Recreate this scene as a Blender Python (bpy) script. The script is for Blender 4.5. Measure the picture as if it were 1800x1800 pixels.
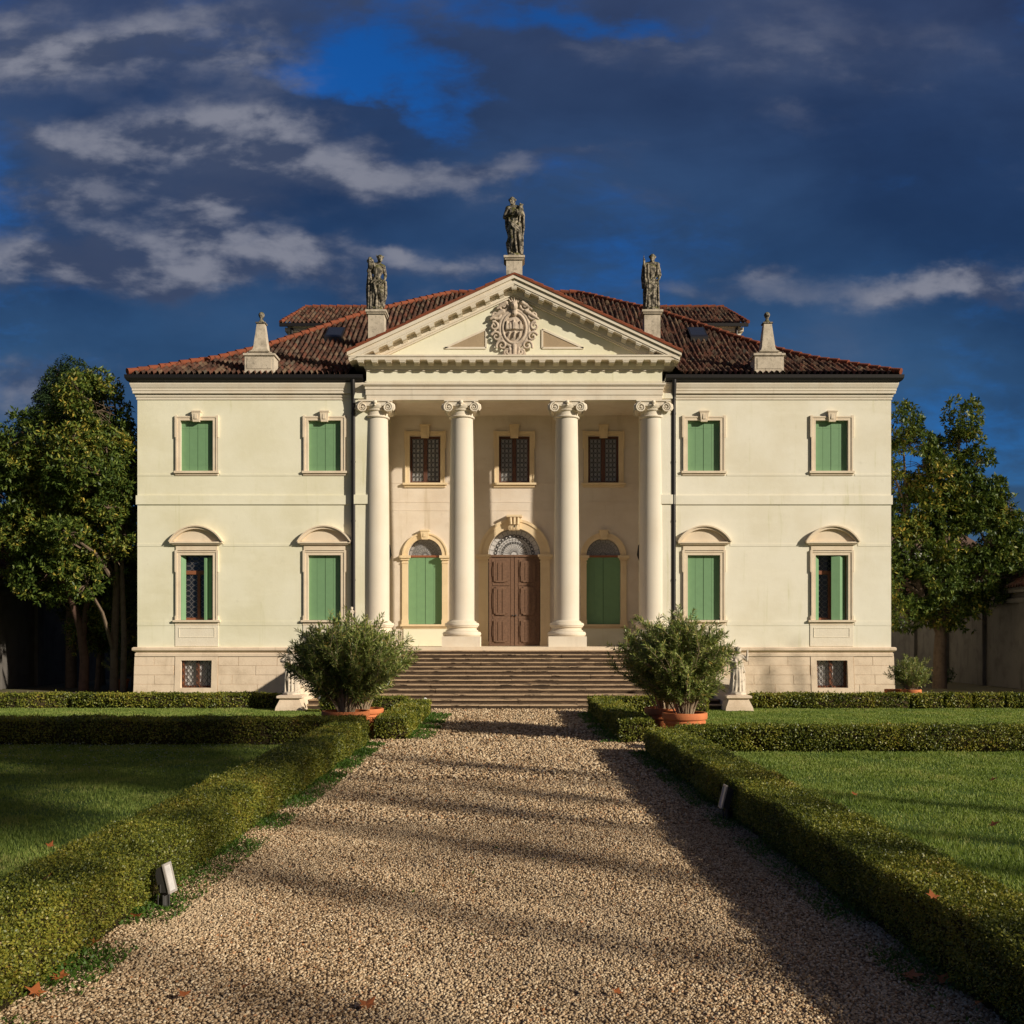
import bpy, bmesh, math, random
import numpy as np
from mathutils import Vector, Matrix, Euler
for o in list(bpy.data.objects): bpy.data.objects.remove(o, do_unlink=True)
C = bpy.context.scene.collection
scn = bpy.context.scene
R = math.radians
PI = math.pi

# ------------------------------------------------------------------ camera, light, exposure
cam_d = bpy.data.cameras.new('camera'); cam = bpy.data.objects.new('camera', cam_d); C.objects.link(cam)
cam.location = (0, 0, 2.1); cam.rotation_euler = (R(90), 0, 0)
cam_d.sensor_width = 36; cam_d.lens = 36
cam_d.shift_x = -4/1800; cam_d.shift_y = 220/1800
cam_d.clip_start = 0.1; cam_d.clip_end = 9000
scn.camera = cam

SUNV = Vector((-1.55, 1.0, -0.74)).normalized()      # the way the light travels
SUN_EL = math.asin(-SUNV.z)
SUN_ROT = math.atan2(-SUNV.x, -SUNV.y)
sl = bpy.data.lights.new('sun', 'SUN'); sun = bpy.data.objects.new('sun', sl); C.objects.link(sun)
sun.location = (40, -25, 25)
sun.rotation_euler = SUNV.to_track_quat('-Z', 'Y').to_euler()
sl.energy = 5.0; sl.angle = R(1.1); sl.color = (1.0, 0.905, 0.76)
scn.view_settings.view_transform = 'Standard'; scn.view_settings.look = 'None'
scn.view_settings.exposure = 0.08; scn.view_settings.gamma = 1.0

W = bpy.data.worlds.new('World'); scn.world = W; W.use_nodes = True

class NT:
    def __init__(s, tree): s.t = tree; s.n = tree.nodes; s.l = tree.links
    def new(s, typ, **kw):
        n = s.n.new(typ)
        for k, v in kw.items(): setattr(n, k, v)
        return n
    def put(s, sock, val):
        if isinstance(val, bpy.types.NodeSocket): s.l.new(val, sock)
        elif val is not None:
            if isinstance(val, (tuple, list)) and sock.type == 'RGBA' and len(val) == 3: val = (*val, 1)
            sock.default_value = val
    def m(s, op, a, b=None, c=None, clamp=False):
        n = s.new('ShaderNodeMath', operation=op); n.use_clamp = clamp
        for i, x in enumerate((a, b, c)):
            if x is not None: s.put(n.inputs[i], x)
        return n.outputs[0]
    def mix(s, f, a, b, blend='MIX'):
        n = s.new('ShaderNodeMix', data_type='RGBA', blend_type=blend)
        s.put(n.inputs[0], f); s.put(n.inputs[6], a); s.put(n.inputs[7], b)
        return n.outputs[2]
    def ramp(s, f, stops, interp='LINEAR'):
        n = s.new('ShaderNodeValToRGB'); cr = n.color_ramp; cr.interpolation = interp
        while len(cr.elements) < len(stops): cr.elements.new(0.5)
        for e, (p, c) in zip(cr.elements, stops):
            e.position = p; e.color = (*c, 1) if len(c) == 3 else c
        s.put(n.inputs[0], f); return n.outputs[0]
    def sstep(s, x, a, b):
        n = s.new('ShaderNodeMapRange', interpolation_type='SMOOTHSTEP')
        s.put(n.inputs[0], x); s.put(n.inputs[1], a); s.put(n.inputs[2], b); return n.outputs[0]
    def pos(s): return s.new('ShaderNodeNewGeometry').outputs['Position']
    def scalev(s, v, sc, loc=(0, 0, 0)):
        n = s.new('ShaderNodeMapping'); s.put(n.inputs[0], v); s.put(n.inputs['Scale'], sc); s.put(n.inputs['Location'], loc); return n.outputs[0]
    def noise(s, v, scale=1, detail=4, rough=0.55, dist=0.0):
        n = s.new('ShaderNodeTexNoise'); s.put(n.inputs['Vector'], v); s.put(n.inputs['Scale'], scale)
        s.put(n.inputs['Detail'], detail); s.put(n.inputs['Roughness'], rough); s.put(n.inputs['Distortion'], dist); return n.outputs[0]
    def bump(s, h, strength=0.5, dist=0.02):
        n = s.new('ShaderNodeBump'); s.put(n.inputs['Height'], h); s.put(n.inputs['Strength'], strength); s.put(n.inputs['Distance'], dist); return n.outputs[0]

# ------------------------------------------------------------------ sky
w = NT(W.node_tree); w.n.clear()
out = w.new('ShaderNodeOutputWorld'); bg = w.new('ShaderNodeBackground')
w.l.new(bg.outputs[0], out.inputs[0])
sky = w.new('ShaderNodeTexSky', sky_type='NISHITA'); sky.sun_disc = False
sky.sun_elevation = SUN_EL; sky.sun_rotation = SUN_ROT; sky.altitude = 100; sky.air_density = 1.0; sky.dust_density = 0.4; sky.ozone_density = 2.5
tc = w.new('ShaderNodeTexCoord'); sep = w.new('ShaderNodeSeparateXYZ'); w.l.new(tc.outputs['Generated'], sep.inputs[0])
dx, dy, dz = sep.outputs
yy = w.m('MAXIMUM', dy, 0.3)
u = w.m('DIVIDE', dx, yy); v = w.m('DIVIDE', dz, yy)
cmb = w.new('ShaderNodeCombineXYZ'); w.l.new(u, cmb.inputs[0]); w.l.new(v, cmb.inputs[1]); w.l.new(dy, cmb.inputs[2])
P = cmb.outputs[0]
# slow warp so that the edges of the masses below break up
wn = w.new('ShaderNodeTexNoise'); w.put(wn.inputs['Vector'], w.scalev(P, (1.0, 1.6, .6), (3.1, 1.7, 0))); w.put(wn.inputs['Scale'], 5.0); w.put(wn.inputs['Detail'], 6.0); w.put(wn.inputs['Roughness'], 0.6)
wsep = w.new('ShaderNodeSeparateColor'); w.l.new(wn.outputs['Color'], wsep.inputs[0])
uw = w.m('ADD', u, w.m('MULTIPLY', w.m('SUBTRACT', wsep.outputs[0], .5), .26))
vw = w.m('ADD', v, w.m('MULTIPLY', w.m('SUBTRACT', wsep.outputs[1], .5), .15))
def blob(px, py, sx, sy, amp):
    u0 = (px-904)/1800; v0 = (1120-py)/1800
    a = w.m('MULTIPLY', w.m('SUBTRACT', uw, u0), 1800/sx); b = w.m('MULTIPLY', w.m('SUBTRACT', vw, v0), 1800/sy)
    r = w.m('ADD', w.m('MULTIPLY', a, a), w.m('MULTIPLY', b, b))
    return w.m('MULTIPLY', w.m('EXPONENT', w.m('MULTIPLY', r, -1.0)), amp)
def blobs(lst):
    acc = None
    for b in lst:
        x = blob(*b); acc = x if acc is None else w.m('ADD', acc, x)
    return acc
n_dark = w.noise(w.scalev(P, (1.0, 2.0, .6)), 4.0, 9, .58, .3)
n_puff = w.noise(w.scalev(P, (1.0, 2.0, .6), (7.3, 2.2, 0)), 4.3, 9, .53, .15)
n_pufs = w.noise(w.scalev(P, (1.0, 2.0, .6), (7.3+.012, 2.2+.040, 0)), 4.3, 9, .53, .15)
n_fine = w.noise(w.scalev(P, (1.0, 2.6, .6), (1.3, 5.2, 0)), 17.0, 8, .6, .4)
n_big = w.noise(w.scalev(P, (1.0, 1.7, .6), (2.3, 9.2, 0)), 2.6, 6, .52, .2)
clear_b = blobs([(680, 105, 150, 75, .95), (540, 145, 120, 45, .6), (1060, 40, 210, 40, .85), (790, 185, 70, 35, .5), (880, 20, 200, 40, .35), (620, 175, 50, 35, -.45)])
dark_b = blobs([(330, 185, 330, 50, .55), (1250, 190, 420, 110, .6), (630, 185, 60, 45, .35), (900, 60, 150, 50, .3), (600, 500, 500, 90, .15), (1500, 120, 300, 100, .3)])
puff_b = blobs([(260, 430, 360, 120, .17), (330, 280, 300, 80, .16), (180, 90, 260, 80, .10), (1600, 170, 260, 90, .10), (450, 270, 190, 60, .62), (600, 295, 90, 30, .45), (800, 300, 160, 38, .45), (960, 265, 150, 22, .3), (370, 385, 150, 42, .52), (190, 470, 210, 48, .7), (520, 470, 150, 34, .6),
                (400, 455, 90, 30, .3), (140, 260, 130, 40, .32), (70, 350, 90, 40, .38), (200, 75, 210, 60, .36), (60, 110, 110, 40, .35), (440, 95, 110, 50, .22), (1690, 490, 150, 38, .75), (1350, 470, 70, 24, .36), (1240, 510, 260, 28, .3),
                (1130, 330, 150, 28, .25), (1550, 190, 320, 130, .08), (1110, 85, 130, 30, .22), (710, 445, 40, 20, .36), (790, 475, 60, 20, .28), (80, 690, 130, 45, .42), (640, 210, 60, 20, .2), (1330, 90, 150, 40, .0)])
cov_dark = w.sstep(w.m('ADD', w.m('SUBTRACT', w.m('ADD', n_dark, dark_b), w.m('MULTIPLY', clear_b, .78)), w.m('MULTIPLY', w.m('SUBTRACT', w.m('ADD', w.m('MULTIPLY', n_puff, .6), w.m('MULTIPLY', n_fine, .4)), .5), 1.5)), -.12, .52)
cov_puff = w.sstep(w.m('ADD', w.m('ADD', w.m('MULTIPLY', n_puff, .85), w.m('MULTIPLY', n_fine, .22)), w.m('MULTIPLY', puff_b, 1.12)), .62, 1.26)
tint = w.mix(1.0, sky.outputs[0], (0.009, 0.050, 0.108), 'MULTIPLY')
lowfac = w.sstep(v, .05, .42)
slate = w.ramp(v, [(0.0, (.040, .092, .175)), (.22, (.020, .062, .150)), (.38, (.015, .044, .120)), (.62, (.021, .039, .100))])
slate = w.mix(w.sstep(n_big, .35, .68), slate, w.mix(1.0, slate, (1.75, 1.6, 1.42), 'MULTIPLY'))
slate = w.mix(w.m('MULTIPLY', w.sstep(n_dark, .35, .7), .45), slate, w.mix(1.0, slate, (.60, .56, .58), 'MULTIPLY'))
col = w.mix(cov_dark, tint, slate)
bank = w.m('MULTIPLY', w.sstep(w.m('ADD', puff_b, w.m('ADD', w.m('MULTIPLY', w.m('SUBTRACT', n_big, .5), .9), w.m('MULTIPLY', w.m('SUBTRACT', n_puff, .5), .6))), .08, .78), .78)
col = w.mix(bank, col, w.mix(w.sstep(n_puff, .35, .65), (.050, .066, .122), (.105, .122, .180)))
lit = w.m('ADD', w.m('MULTIPLY', w.m('SUBTRACT', n_puff, n_pufs), 7.0), w.m('ADD', w.m('MULTIPLY', n_fine, .5), w.m('MULTIPLY', n_puff, .55)))
puff = w.mix(w.sstep(lit, .18, .98), (.034, .054, .112), (.250, .258, .310))
col = w.mix(w.m('MULTIPLY', cov_puff, .70), col, puff)
# the side of the sky the low sun stands in: unseen warm glow, added to fill the loggia shade
sd = -SUNV
dot = w.m('ADD', w.m('ADD', w.m('MULTIPLY', dx, sd.x), w.m('MULTIPLY', dy, sd.y)), w.m('MULTIPLY', dz, sd.z))
glow = w.m('POWER', w.m('MAXIMUM', dot, 0.0), 3.0)
col = w.mix(w.m('MULTIPLY', glow, .8, clamp=True), col, (0.46, 0.34, 0.21))
w.l.new(col, bg.inputs[0]); bg.inputs[1].default_value = 1.0

# ------------------------------------------------------------------ tags and mesh helpers
def tag(o, label=None, cat=None, group=None, kind=None):
    if label: o['label'] = label
    if cat: o['category'] = cat
    if group: o['group'] = group
    if kind: o['kind'] = kind
    return o
def empty(name, loc=(0, 0, 0), rz=0):
    o = bpy.data.objects.new(name, None); C.objects.link(o); o.location = loc; o.rotation_euler = (0, 0, rz); o.empty_display_size = .2
    return o
def link(name, me, mat, parent=None, loc=None):
    o = bpy.data.objects.new(name, me); C.objects.link(o)
    if mat is not None:
        for mm in (mat if isinstance(mat, (list, tuple)) else [mat]): me.materials.append(mm)
    if parent is not None:
        o.parent = parent
        if parent.name in WORLD: o.matrix_parent_inverse = parent.matrix_basis.inverted()
    if loc is not None: o.location = loc
    return o
WORLD = set()          # roots whose parts are drawn in world coordinates
def np_mesh(name, V, F, mat, parent=None, smooth=False, mi=None, uv=None, loc=None):
    V = np.asarray(V, np.float32); F = np.asarray(F, np.int32); k = F.shape[1]
    me = bpy.data.meshes.new(name)
    me.vertices.add(len(V)); me.vertices.foreach_set('co', V.ravel())
    me.loops.add(F.size); me.loops.foreach_set('vertex_index', F.ravel())
    me.polygons.add(len(F)); me.polygons.foreach_set('loop_start', np.arange(0, F.size, k, dtype=np.int32))
    if smooth: me.polygons.foreach_set('use_smooth', np.ones(len(F), bool))
    if mi is not None: me.polygons.foreach_set('material_index', np.asarray(mi, np.int32))
    if uv is not None:
        l = me.uv_layers.new(name='UVMap'); l.data.foreach_set('uv', np.asarray(uv, np.float32)[F.ravel()].ravel())
    me.update(calc_edges=True)
    return link(name, me, mat, parent, loc)

class MB:
    def __init__(s): s.v = []; s.f = []
    def add(s, vs, fs):
        b = len(s.v); s.v += [tuple(p) for p in vs]; s.f += [tuple(i+b for i in f) for f in fs]; return s
    def hexa(s, p):      # 0-3 bottom ring, 4-7 top ring
        return s.add(p, [(3, 2, 1, 0), (4, 5, 6, 7), (0, 1, 5, 4), (1, 2, 6, 5), (2, 3, 7, 6), (3, 0, 4, 7)])
    def box(s, x0, x1, y0, y1, z0, z1):
        return s.hexa([(x0, y0, z0), (x1, y0, z0), (x1, y1, z0), (x0, y1, z0), (x0, y0, z1), (x1, y0, z1), (x1, y1, z1), (x0, y1, z1)])
    def quad(s, a, b, c, d): return s.add([a, b, c, d], [(0, 1, 2, 3)])
    def prism(s, poly, y0, y1):          # outline in x,z pushed along y
        n = len(poly)
        vs = [(x, y0, z) for x, z in poly] + [(x, y1, z) for x, z in poly]
        fs = [tuple(range(n)), tuple(range(2*n-1, n-1, -1))] + [(i, i+n, (i+1) % n+n, (i+1) % n) for i in range(n)]
        return s.add(vs, fs)
    def prism_x(s, poly, x0, x1):        # outline in y,z pushed along x
        n = len(poly)
        vs = [(x0, y, z) for y, z in poly] + [(x1, y, z) for y, z in poly]
        fs = [tuple(range(n)), tuple(range(2*n-1, n-1, -1))] + [(i, i+n, (i+1) % n+n, (i+1) % n) for i in range(n)]
        return s.add(vs, fs)
    def lathe(s, prof, cx, cy, seg=32, cap=True):
        vs = []; fs = []
        for r, z in prof:
            vs += [(cx+r*math.cos(2*PI*k/seg), cy+r*math.sin(2*PI*k/seg), z) for k in range(seg)]
        for i in range(len(prof)-1):
            for k in range(seg):
                k2 = (k+1) % seg; fs.append((i*seg+k, i*seg+k2, (i+1)*seg+k2, (i+1)*seg+k))
        if cap: fs += [tuple(range(seg-1, -1, -1)), tuple((len(prof)-1)*seg+k for k in range(seg))]
        return s.add(vs, fs)
    def tube(s, pts, rad, seg=8, cap=True):
        pts = [Vector(p) for p in pts]; n = len(pts)
        if not isinstance(rad, (list, tuple)): rad = [rad]*n
        vs = []; fs = []; up = Vector((0, 0, 1)); pn = None
        for i in range(n):
            t = (pts[min(i+1, n-1)]-pts[max(i-1, 0)]).normalized()
            if pn is None:
                a = up if abs(t.z) < .9 else Vector((1, 0, 0)); pn = (a-t*a.dot(t)).normalized()
            else: pn = (pn-t*pn.dot(t)).normalized()
            b = t.cross(pn)
            vs += [pts[i]+(pn*math.cos(2*PI*k/seg)+b*math.sin(2*PI*k/seg))*rad[i] for k in range(seg)]
        for i in range(n-1):
            for k in range(seg):
                k2 = (k+1) % seg; fs.append((i*seg+k, i*seg+k2, (i+1)*seg+k2, (i+1)*seg+k))
        if cap: fs += [tuple(range(seg-1, -1, -1)), tuple((n-1)*seg+k for k in range(seg))]
        return s.add(vs, fs)
    def ball(s, c, r, seg=14, rings=9, rot=None):
        if not isinstance(r, (tuple, list)): r = (r, r, r)
        vs = []; c = Vector(c)
        for i in range(rings+1):
            th = PI*i/rings
            for k in range(seg):
                ph = 2*PI*k/seg
                p = Vector((r[0]*math.sin(th)*math.cos(ph), r[1]*math.sin(th)*math.sin(ph), r[2]*math.cos(th)))
                if rot: p = rot @ p
                vs.append(c+p)
        fs = [(i*seg+k, (i+1)*seg+k, (i+1)*seg+(k+1) % seg, i*seg+(k+1) % seg) for i in range(rings) for k in range(seg)]
        return s.add(vs, fs)
    def caps(s, a, b, ra, rb, seg=10):
        a = Vector(a); b = Vector(b); d = (b-a); L = d.length
        if L < 1e-6: return s.ball(a, ra)
        d /= L
        pts = []; rr = []
        for k in range(4):
            th = PI/2*(k/4); pts.append(a-d*ra*math.cos(th)); rr.append(max(ra*math.sin(th), ra*.05))
        pts.append(a); rr.append(ra); pts.append(b); rr.append(rb)
        for k in range(1, 5):
            th = PI/2*(k/4); pts.append(b+d*rb*math.sin(th)); rr.append(max(rb*math.cos(th), rb*.05))
        return s.tube(pts, rr, seg)
    def sweep(s, path, prof, closed=False, cap=True):     # plan polyline, outward is to the RIGHT of travel; prof = (offset, z) closed outline
        n = len(path); P2 = [Vector((p[0], p[1])) for p in path]; m = len(prof); vs = []; fs = []
        for i in range(n):
            d1 = (P2[i]-P2[i-1]).normalized() if (i > 0 or closed) else None
            d2 = (P2[(i+1) % n]-P2[i]).normalized() if (i < n-1 or closed) else None
            if d1 is None: d1 = d2
            if d2 is None: d2 = d1
            n1 = Vector((d1.y, -d1.x)); n2 = Vector((d2.y, -d2.x)); mt = (n1+n2); mt = mt/max(1e-6, mt.dot(n1))
            vs += [(P2[i].x+mt.x*o, P2[i].y+mt.y*o, z) for o, z in prof]
        for i in range(n if closed else n-1):
            j = (i+1) % n
            for k in range(m):
                k2 = (k+1) % m; fs.append((i*m+k, j*m+k, j*m+k2, i*m+k2))
        if cap and not closed: fs += [tuple(range(m)), tuple((n-1)*m+k for k in range(m-1, -1, -1))]
        return s.add(vs, fs)
    def mesh(s, name, smooth=None):
        me = bpy.data.meshes.new(name); me.from_pydata(s.v, [], s.f)
        bm = bmesh.new(); bm.from_mesh(me); bmesh.ops.recalc_face_normals(bm, faces=bm.faces); bm.to_mesh(me); bm.free()
        if smooth is not None:
            me.polygons.foreach_set('use_smooth', np.ones(len(me.polygons), bool))
            me.set_sharp_from_angle(angle=R(smooth))
        me.update(); return me
    def build(s, name, mat, parent=None, smooth=None, loc=None):
        return link(name, s.mesh(name, smooth), mat, parent, loc)
    def fused(s, name, mat, parent=None, voxel=.02, smooth_it=2, loc=None):     # carved in one piece: the overlapping masses become one skin
        me = bpy.data.meshes.new(name); me.from_pydata(s.v, [], s.f)
        bm = bmesh.new(); bm.from_mesh(me); bmesh.ops.recalc_face_normals(bm, faces=bm.faces); bm.to_mesh(me); bm.free()
        o = bpy.data.objects.new(name, me); C.objects.link(o)
        r = o.modifiers.new('r', 'REMESH'); r.mode = 'VOXEL'; r.voxel_size = voxel
        if smooth_it:
            sm = o.modifiers.new('s', 'SMOOTH'); sm.iterations = smooth_it; sm.factor = .5
        dg = bpy.context.evaluated_depsgraph_get(); me2 = bpy.data.meshes.new_from_object(o.evaluated_get(dg))
        me2.name = name; bpy.data.objects.remove(o, do_unlink=True); bpy.data.meshes.remove(me)
        me2.polygons.foreach_set('use_smooth', np.ones(len(me2.polygons), bool))
        return link(name, me2, mat, parent, loc)
def copy_tree(o, parent=None):
    c = o.copy(); C.objects.link(c); c.parent = parent
    for ch in [k for k in o.children]: copy_tree(ch, c)
    return c

# ------------------------------------------------------------------ materials
def mat_new(name, rough=.8, spec=.3):
    m = bpy.data.materials.new(name); m.use_nodes = True; t = NT(m.node_tree)
    b = m.node_tree.nodes['Principled BSDF']; b.inputs['Roughness'].default_value = rough; b.inputs['Specular IOR Level'].default_value = spec
    return m, t, b
def stone(name, c, dark=None, patch=1.2, amt=.5, streak=.25, bump=.25, fine=30, rough=.85, moss=0.0, speck=0.0):
    m, t, b = mat_new(name, rough, .2)
    p = t.pos(); dark = dark or tuple(x*.62 for x in c)
    n1 = t.noise(p, patch, 6, .6); n2 = t.noise(p, fine, 4, .6)
    n3 = t.noise(t.scalev(p, (1, 1, .12)), patch*2.6, 5, .65)
    colr = t.mix(t.m('MULTIPLY', t.sstep(n1, .40, .75), amt), c, dark)
    colr = t.mix(t.m('MULTIPLY', t.sstep(n3, .52, .80), streak), colr, tuple(x*.5 for x in dark))
    colr = t.mix(t.m('MULTIPLY', t.sstep(n2, .35, .75), .16), colr, tuple(min(.95, x*1.25) for x in c))
    if speck:
        n4 = t.noise(p, 9, 7, .7); colr = t.mix(t.m('MULTIPLY', t.sstep(n4, *((.45, .56) if speck > .6 else (.52, .66))), speck), colr, (.035, .032, .026))
    if moss:
        g = t.new('ShaderNodeNewGeometry'); sp = t.new('ShaderNodeSeparateXYZ'); t.l.new(g.outputs['Normal'], sp.inputs[0])
        f = t.m('MULTIPLY', t.sstep(t.m('ADD', sp.outputs[2], t.m('MULTIPLY', t.m('SUBTRACT', t.noise(p, 7, 5, .65), .5), 2.2)), .05, .75), moss)
        colr = t.mix(f, colr, t.mix(t.noise(p, 18, 3), (.13, .12, .025), (.05, .052, .02)))
    t.l.new(colr, b.inputs['Base Color'])
    t.l.new(t.bump(t.m('ADD', n2, t.m('MULTIPLY', n1, 1.5)), bump, .02), b.inputs['Normal'])
    return m
def plaster_mat(name, c, dark, stain=(.52, .50, .25)):
    m, t, b = mat_new(name, .92, .15); p = t.pos()
    n1 = t.noise(p, .45, 7, .62); n2 = t.noise(p, 38, 4, .6); n3 = t.noise(t.scalev(p, (1.6, 1.6, .10)), 2.2, 6, .68); n4 = t.noise(p, 2.4, 8, .7); n5 = t.noise(t.scalev(p, (1, 1, 3.5)), .6, 5, .6)
    colr = t.mix(t.sstep(n1, .36, .70), c, dark)
    colr = t.mix(t.m('MULTIPLY', t.sstep(n5, .48, .70), .35), colr, tuple(min(.9, x*1.06) for x in c))
    colr = t.mix(t.m('MULTIPLY', t.m('MULTIPLY', t.sstep(n3, .56, .74), t.sstep(n1, .36, .56)), .62), colr, stain)
    colr = t.mix(t.m('MULTIPLY', t.sstep(n4, .58, .74), .30), colr, tuple(x*.72 for x in dark))
    colr = t.mix(t.m('MULTIPLY', t.sstep(n2, .35, .75), .10), colr, tuple(min(.9, x*1.12) for x in c))
    t.l.new(colr, b.inputs['Base Color']); t.l.new(t.bump(t.m('ADD', t.m('MULTIPLY', n4, 1.0), t.m('MULTIPLY', n2, .35)), .30, .025), b.inputs['Normal']); return m
def plain(name, c, rough=.6, spec=.4, metal=0.0, var=.15, scale=8):
    m, t, b = mat_new(name, rough, spec); b.inputs['Metallic'].default_value = metal
    n = t.noise(t.pos(), scale, 5, .6)
    t.l.new(t.mix(n, tuple(x*(1-var) for x in c), tuple(min(1, x*(1+var)) for x in c)), b.inputs['Base Color'])
    t.l.new(t.bump(n, .1, .01), b.inputs['Normal'])
    return m
def leafy(name, stops, rough=.5, trans=.3, spec=.35, patch=None):
    m = bpy.data.materials.new(name); m.use_nodes = True; t = NT(m.node_tree); t.n.clear()
    o = t.new('ShaderNodeOutputMaterial'); g = t.new('ShaderNodeNewGeometry')
    f = g.outputs['Random Per Island']
    if patch:      # whole areas of the planting lean one way
        f = t.m('ADD', t.m('MULTIPLY', f, .62), t.m('MULTIPLY', t.sstep(t.noise(g.outputs['Position'], patch, 4, .6), .34, .68), .38))
    c = t.ramp(f, stops)
    b = t.new('ShaderNodeBsdfPrincipled'); t.l.new(c, b.inputs['Base Color']); b.inputs['Roughness'].default_value = rough; b.inputs['Specular IOR Level'].default_value = spec
    tr = t.new('ShaderNodeBsdfTranslucent'); t.l.new(t.mix(1.0, c, (1.25, 1.3, .7), 'MULTIPLY'), tr.inputs[0])
    mx = t.new('ShaderNodeMixShader'); mx.inputs[0].default_value = trans
    t.l.new(b.outputs[0], mx.inputs[1]); t.l.new(tr.outputs[0], mx.inputs[2]); t.l.new(mx.outputs[0], o.inputs[0])
    return m

MT = {}
MT['plaster'] = plaster_mat('plaster', (.805, .762, .630), (.73, .675, .525))
MT['plaster_green'] = plaster_mat('plaster_green', (.790, .757, .590), (.71, .668, .48))
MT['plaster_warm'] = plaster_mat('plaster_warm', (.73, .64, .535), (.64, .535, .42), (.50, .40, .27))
MT['shaft'] = stone('shaft', (.66, .60, .495), (.60, .52, .40), .8, .5, .14, .10, 40, .9)
MT['trim'] = stone('trim', (.74, .625, .47), (.60, .47, .33), 1.6, .6, .22, .25, 30)
MT['trim_white'] = stone('trim_white', (.72, .645, .52), (.62, .50, .36), 1.4, .5, .25, .2, 30)
MT['apron'] = stone('apron', (.775, .70, .565), (.69, .60, .46), 1.6, .6, .22, .25, 30)
MT['trim_gold'] = stone('trim_gold', (.74, .585, .375), (.60, .435, .25), 1.6, .5, .15, .2, 30)
MT['plinth'] = stone('plinth', (.73, .59, .44), (.52, .40, .28), 1.7, .75, .45, .35, 26)
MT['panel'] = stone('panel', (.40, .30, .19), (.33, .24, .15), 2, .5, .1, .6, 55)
MT['statue'] = stone('statue', (.33, .285, .22), (.085, .072, .055), 3.5, .8, .75, .6, 30, .9, moss=1.0, speck=.92)
MT['statue_pale'] = stone('statue_pale', (.66, .57, .46), (.46, .38, .29), 3, .6, .35, .3, 30, .9, moss=.25, speck=.35)
MT['pedestal'] = stone('pedestal', (.58, .50, .39), (.29, .245, .185), 2.5, .75, .6, .3, 30, .9, moss=.25, speck=.35)
MT['carving'] = stone('carving', (.56, .46, .36), (.32, .25, .19), 5, .8, .35, .4, 30, .9, speck=.35)
MT['old_roof'] = stone('old_roof', (.16, .10, .07), (.08, .055, .045), 1, .7, .3, .4, 12, .95)
MT['green'] = plain('green_paint', (.165, .300, .150), .55, .35, 0, .12, 5)
MT['wood'] = plain('door_wood', (.175, .100, .062), .65, .3, 0, .55, 14)
MT['frame'] = plain('window_frame', (.26, .095, .045), .55, .35, 0, .25, 10)
MT['frame_dark'] = plain('dark_window_frame', (.105, .045, .028), .55, .35, 0, .25, 10)
MT['dark_void'] = plain('dark_room', (.012, .010, .010), .9, .1)
MT['lead'] = plain('lead_came', (.13, .12, .12), .5, .5)
MT['iron'] = plain('black_iron', (.03, .026, .024), .5, .5)
MT['zinc'] = plain('gutter_metal', (.030, .027, .026), .42, .5, .5)
MT['glass'] = plain('roundel_glass', (.34, .33, .315), .3, .5, 0, .35, 22)
MT['glass_dark'] = plain('dark_glass', (.022, .024, .03), .12, .6, 0, .4, 15)
MT['glass_white'] = plain('white_glass', (.56, .54, .52), .25, .5, 0, .35, 12)
MT['terracotta'] = stone('terracotta', (.60, .20, .075), (.47, .145, .06), 5, .6, .25, .2, 40, .75)
MT['soil'] = plain('soil', (.05, .035, .022), .95, .1, 0, .4, 20)
MT['bark'] = stone('bark', (.16, .115, .08), (.07, .05, .035), 5, .7, .4, .7, 22, .95)
MT['bark_red'] = stone('bark_red', (.13, .075, .056), (.05, .034, .028), 5, .7, .4, .6, 22, .95)
MT['stem'] = stone('stem', (.36, .27, .18), (.22, .16, .1), 8, .6, .3, .3, 40, .9)
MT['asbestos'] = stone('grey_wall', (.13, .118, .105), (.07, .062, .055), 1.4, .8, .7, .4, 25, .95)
def tile_mat(name='roof_tiles', sat=1.0):
    m, t, b = mat_new(name, .9, .15)
    uvn = t.new('ShaderNodeUVMap'); fl = t.new('ShaderNodeVectorMath', operation='FLOOR'); t.l.new(uvn.outputs[0], fl.inputs[0])
    wn_ = t.new('ShaderNodeTexWhiteNoise', noise_dimensions='2D'); t.l.new(fl.outputs[0], wn_.inputs['Vector'])
    p = t.pos()
    c = t.ramp(wn_.outputs['Value'], [(0, (.042, .025, .019)), (.25, (.085, .038, .026)), (.5, (.130, .048, .030)), (.72, (.080, .048, .036)), (.9, (.17, .105, .065)), (1, (.085, .070, .054))])
    li = t.sstep(t.noise(p, 5.5, 6, .68), .50, .68)
    c = t.mix(t.m('MULTIPLY', li, .72), c, t.mix(t.noise(p, 20, 3), (.19, .165, .10), (.035, .028, .022)))
    c = t.mix(t.m('MULTIPLY', t.sstep(t.noise(p, 1.3, 5, .6), .45, .7), .5), c, (.045, .030, .022))
    t.l.new(c, b.inputs['Base Color']); t.l.new(t.bump(t.noise(p, 45, 4, .6), .4, .02), b.inputs['Normal'])
    return m
MT['tiles'] = tile_mat()
MT['ridge'] = stone('ridge_tile', (.215, .062, .030), (.085, .036, .022), 4, .7, .2, .4, 35, .9)
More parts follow.
